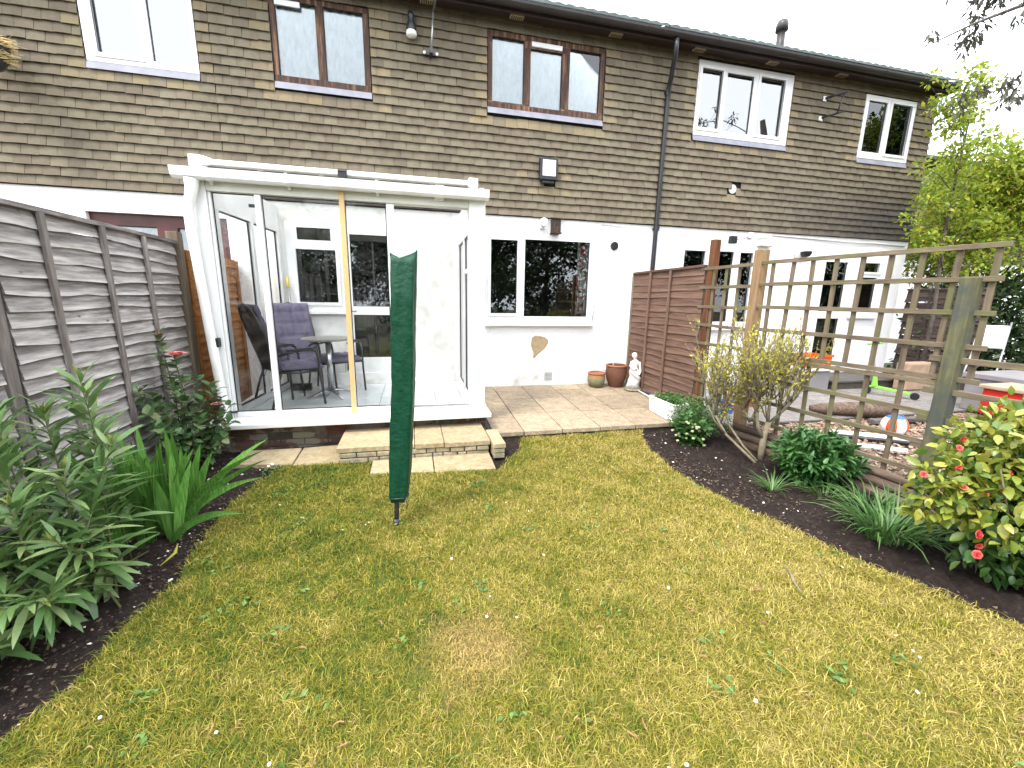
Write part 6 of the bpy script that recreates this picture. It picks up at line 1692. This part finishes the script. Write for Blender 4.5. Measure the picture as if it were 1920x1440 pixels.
# toys glimpsed through the budding shrub
for (nm, lab, c, s, mt) in (('toy_bucket', 'small blue toy bucket behind the budding shrub', (2.75, -1.75), .09, 'blue'), ('toy_tub', 'small red toy tub behind the budding shrub', (3.05, -1.55), .10, 'red'), ('plastic_tub', 'white plastic tub behind the budding shrub', (2.62, -1.35), .13, 'oldwhite'), ('clay_pot', 'orange clay pot behind the budding shrub', (3.4, -1.5), .11, 'terra')):
    q = MB(); q.lathe([(.001, 0), (s*.75, 0), (s, s*1.7), (s*1.08, s*1.72), (s*1.08, s*1.85), (s*.92, s*1.85), (s*.7, .02), (.001, .02)], (c[0], c[1], -.10), 18); o = q.build(nm, MT[mt], base=(c[0], c[1], -.1), smooth=False); tag(o, lab, 'container')
t = thing('folding_chair', 'white folding garden chair with slatted seat under the yellow green tree', 'chair', (7.3, -1.6, -.1))
q = MB(); q.tube([(6.85, -1.75, -.1), (7.55, -1.55, 1.1)], .014, 8); q.tube([(7.15, -2.0, -.1), (7.75, -1.75, 1.1)], .014, 8); q.tube([(7.6, -1.6, -.1), (7.1, -1.75, .55)], .014, 8); q.tube([(7.75, -1.85, -.1), (7.3, -2.0, .55)], .014, 8); q.build('frame', MT['alu'], t, smooth=True)
q = MB(); q.add([(7.30, -1.60, .72), (7.48, -1.85, .72), (7.68, -1.76, 1.05), (7.48, -1.52, 1.05), (7.32, -1.60, .70), (7.50, -1.86, .70), (7.70, -1.77, 1.03), (7.50, -1.53, 1.03)], [(0, 1, 2, 3), (7, 6, 5, 4), (0, 4, 5, 1), (1, 5, 6, 2), (2, 6, 7, 3), (3, 7, 4, 0)]); q.build('backrest', MT['greyv'], t)
t = thing('stone_planter', 'large grey rectangular planter beyond the mossy post', 'planter', (7.0, -2.3, -.1))
q = MB(); q.box(6.3, 7.5, -2.75, -2.15, -.10, .42); q.build('tub', MT['greyplastic'], t, bevel=.02)
q = MB(); q.box(6.27, 7.53, -2.78, -2.12, .36, .43); q.build('rim', MT['greyplastic'], t, bevel=.01)
t = thing('red_box', 'red plastic tool box with grey lid behind the low trellis', 'box', (5.88, -2.9, -.12))
q = MB(); q.box(5.62, 6.15, -3.1, -2.7, .02, .34); q.build('tub', MT['red'], t, bevel=.02)
q = MB(); q.box(5.59, 6.18, -3.13, -2.67, .3405, .39); q.build('lid', MT['sand'], t, bevel=.012)
q = MB(); q.box(5.67, 6.1, -3.05, -2.75, -.12, .019); q.build('stand', MT['deck'], t)
MT['ffar'] = wood('old_brown_fence', (.028, .02, .017), (.058, .042, .035), (.10, .076, .062), 'y', scale=2.6, piece=.5)
fence_panel('garden_fence', 'old dark broken fence panel beyond the neighbouring back door', (8.12, -.02), (8.12, -1.25), -.12, 1.62, 14, MT['ffar'], MT['ffar'], (.40, .85), (-1, 0), wave=.03, seed=12, warp=.05)

# ================================================================== trees
MT['treebark'] = plain('tree_bark', (.07, .055, .045), .95, (.12, .10, .08), 14, .6, 40)
def tree_big():
    t = thing('yellow_green_tree', 'dense yellow green leaved tree rising beyond the right hand trellis', 'tree', (10.4, .1, -.3))
    q = MB(); q.tube([(10.4, .1, -.35), (10.35, .1, .8), (10.45, .05, 1.8), (10.4, .0, 2.8)], [.12, .10, .08, .04], 10)
    for k in range(16):
        a = random.random()*6.28; z = random.uniform(.8, 2.3); q.tube([(10.4, .1, z), (10.4+.8*math.cos(a), .1+.6*math.sin(a), z+.5), (10.4+1.6*math.cos(a), .1+1.1*math.sin(a), z+.8)], [.05, .03, .01], 6)
    q.build('trunk', MT['treebark'], t, smooth=True)
    cs, rs = [], []
    for k in range(58):
        a = random.random()*6.28; ph = random.uniform(-.5, 1.2); r_ = .55+.45*random.random()
        cs.append((10.7+2.3*r_*math.cos(a)*math.cos(ph*.6), -.1+1.3*r_*math.sin(a), 2.7+1.55*r_*math.sin(ph))); rs.append(random.uniform(.34, .62))
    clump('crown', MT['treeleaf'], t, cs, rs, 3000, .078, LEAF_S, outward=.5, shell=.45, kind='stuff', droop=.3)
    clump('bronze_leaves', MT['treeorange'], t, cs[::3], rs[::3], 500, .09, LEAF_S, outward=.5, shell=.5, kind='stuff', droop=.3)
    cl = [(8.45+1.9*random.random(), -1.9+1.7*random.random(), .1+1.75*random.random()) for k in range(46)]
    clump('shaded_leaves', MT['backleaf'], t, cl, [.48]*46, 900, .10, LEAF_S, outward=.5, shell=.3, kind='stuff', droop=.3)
tree_big()
def sapling():
    t = thing('young_tree', 'slender young tree with sparse bright leaves in front of the house corner', 'tree', (7.75, -.75, -.1))
    q = MB(); B = lambda *v: np.array(v, float)
    main = [B(7.70, -.75, -.12), B(7.72, -.75, 1.2), B(7.62, -.72, 2.4), B(7.55, -.75, 3.6), B(7.50, -.8, 4.9)]
    q.tube(main, [.035, .03, .024, .016, .005], 8); ends = []
    for (z, dx, dy, dz, r_) in ((2.0, -.5, -.2, .35, .011), (2.3, .6, -.2, .5, .011), (2.6, -.45, -.1, .4, .01), (2.9, .45, .1, .55, .01), (3.2, -.35, -.15, .45, .009), (3.5, .3, -.1, .55, .009), (3.8, -.6, -.2, .5, .008), (4.0, .3, .1, .5, .007), (4.1, -.9, -.1, .35, .008), (4.3, -.4, -.2, .5, .006), (4.5, .25, .1, .35, .005), (1.8, .6, -.2, .3, .01), (4.2, -1.2, -.15, .2, .007)):
        x = np.interp(z, [p[2] for p in main], [p[0] for p in main]); p0 = B(x, -.75, z); e = p0+B(dx, dy, dz); q.tube([p0, p0*.5+e*.5+B(0, 0, .06), e], [r_, r_*.7, r_*.35], 6); ends += [(p0*.35+e*.65, e, z)]
        for k in range(3): q.tube([p0*.5+e*.5, e+B(random.gauss(0, .12), random.gauss(0, .1), random.gauss(.05, .12))], [r_*.4, .002], 4)
    left = [(6.75, -.8, 4.35), (6.9, -.8, 4.0), (6.7, -.8, 3.5), (6.85, -.8, 3.05), (6.6, -.8, 2.7), (6.95, -.9, 2.4), (6.55, -.8, 4.7), (7.1, -.85, 3.7)]
    for c in left:
        p0 = B(7.6, -.74, c[2]-.35); q.tube([p0, p0*.5+B(*c)*.5+B(0, 0, .08), B(*c)], [.009, .006, .002], 5)
    q.build('trunk', MT['treebark'], t, smooth=True)
    cs, rs = list(left), [.16, .14, .13, .14, .12, .13, .10, .13]
    for (m_, e, z) in ends:
        if z in (4.1, 4.2): continue
        cs += [tuple(e), tuple(m_), tuple(e+rng.normal(size=3)*.15)]; rs += [.17, .12, .13]
    cs += [(7.25, -.78, 4.35), (7.2, -.8, 4.2), (7.5, -.8, 4.75), (7.05, -.7, 4.55), (7.3, -.7, 3.3), (7.6, -.8, 3.0), (7.9, -.8, 2.8), (8.1, -.8, 3.2), (7.2, -.7, 2.6)]; rs += [.24, .2, .12, .17, .16, .18, .2, .18, .14]
    clump('leaves', MT['treeleaf'], t, cs, rs, 2600, .075, LEAF_S, outward=.6, shell=.2, kind='stuff')
sapling()
def overhang():
    t = thing('overhanging_tree', 'dark twiggy branches of a tree leaning in from the upper right', 'tree', (8.2, -3.6, -.3))
    q = MB(); B = lambda *v: np.array(v, float)
    q.tube([B(8.2, -3.6, -.35), B(8.1, -3.5, 2), B(7.6, -3.2, 4.2), B(7.0, -3.0, 5.6)], [.16, .13, .10, .06], 10)
    brs = [[B(7.4, -3.1, 4.7), B(6.2, -2.7, 4.75), B(5.17, -2.5, 4.48), B(4.5, -2.5, 4.2), B(3.83, -2.5, 3.87)], [B(5.6, -2.6, 4.6), B(5.05, -2.5, 4.75), B(4.75, -2.55, 5.0)], [B(7.3, -3.1, 4.9), B(6.0, -2.5, 4.9), B(4.9, -2.4, 4.85), B(4.2, -2.4, 4.7)],
           [B(7.6, -3.2, 4.2), B(6.3, -2.7, 4.25), B(5.5, -2.5, 3.9), B(4.9, -2.4, 3.55)], [B(7.2, -3.1, 5.2), B(5.6, -2.6, 5.3), B(4.4, -2.5, 5.0)]]
    cs, rs = [], []
    for j, br_ in enumerate(brs):
        q.tube(br_, list(np.linspace(.035 if j == 0 else .012, .004, len(br_))), 6)
        for k in range(11):
            f = random.uniform(.3, 1)*(len(br_)-1); i = min(len(br_)-2, int(f)); p = br_[i]+(br_[i+1]-br_[i])*(f-i)
            e = p+B(random.gauss(-.12, .15), random.gauss(0, .12), random.gauss(-.12, .16)); q.tube([p, p*.5+e*.5+B(0, 0, .03), e], [.004, .003, .001], 4); cs.append(tuple(e)); rs.append(random.uniform(.06, .12))
    q.build('trunk', MT['treebark'], t, smooth=True)
    clump('leaves', MT['twigleaf'], t, cs, rs, 3600, .085, leaf_tpl(.3, (0, .4, 1), (.1, 1, .05), .2, .2), outward=.3, shell=.1, kind='stuff', droop=.8)
overhang()
# trees at the foot of the garden, mirrored in the windows
def back_tree(x, y, h, w, label, seed):
    t = thing('garden_tree', label, 'tree', (x, y, -.3), 'trees at the foot of the garden')
    q = MB(); q.tube([(x, y, -.35), (x+.1, y, h*.35), (x, y+.1, h*.75)], [.18, .13, .04], 8); rn = random.Random(seed); cs, rs = [], []
    for k in range(12):
        a = rn.random()*6.28; z = h*rn.uniform(.3, .6); q.tube([(x, y, z), (x+w*.35*math.cos(a), y+w*.35*math.sin(a), z+h*.18)], [.05, .015], 5)
    for k in range(34):
        a = rn.random()*6.28; f = rn.random(); zz = h*(.08+.92*f); rr = w*.5*math.sin(math.pi*min(1, .25+.75*f))**.7*math.sqrt(rn.random())
        cs.append((x+rr*math.cos(a), y+rr*math.sin(a), zz)); rs.append(rn.uniform(.5, .95)*w/4.5)
    q.build('trunk', MT['treebark'], t, smooth=True)
    clump('crown', MT['backleaf'], t, cs, rs, 420, .24, LEAF4, outward=.5, shell=.3, kind='stuff')
for i, (x, y, h, w) in enumerate(((-6.5, -16, 6.0, 4.5), (-2.2, -17, 5.2, 4.6), (2.2, -15.5, 6.2, 4.8), (6.2, -17, 6.6, 5.0), (10.8, -15, 7.4, 5.4), (16, -14, 8.8, 6.0), (22, -11, 9.5, 6.5))):
    back_tree(x, y, h, w, 'leafy tree at the foot of the garden, %s of the row seen in the windows' % ('first', 'second', 'third', 'fourth', 'fifth', 'sixth', 'seventh')[i], 40+i)
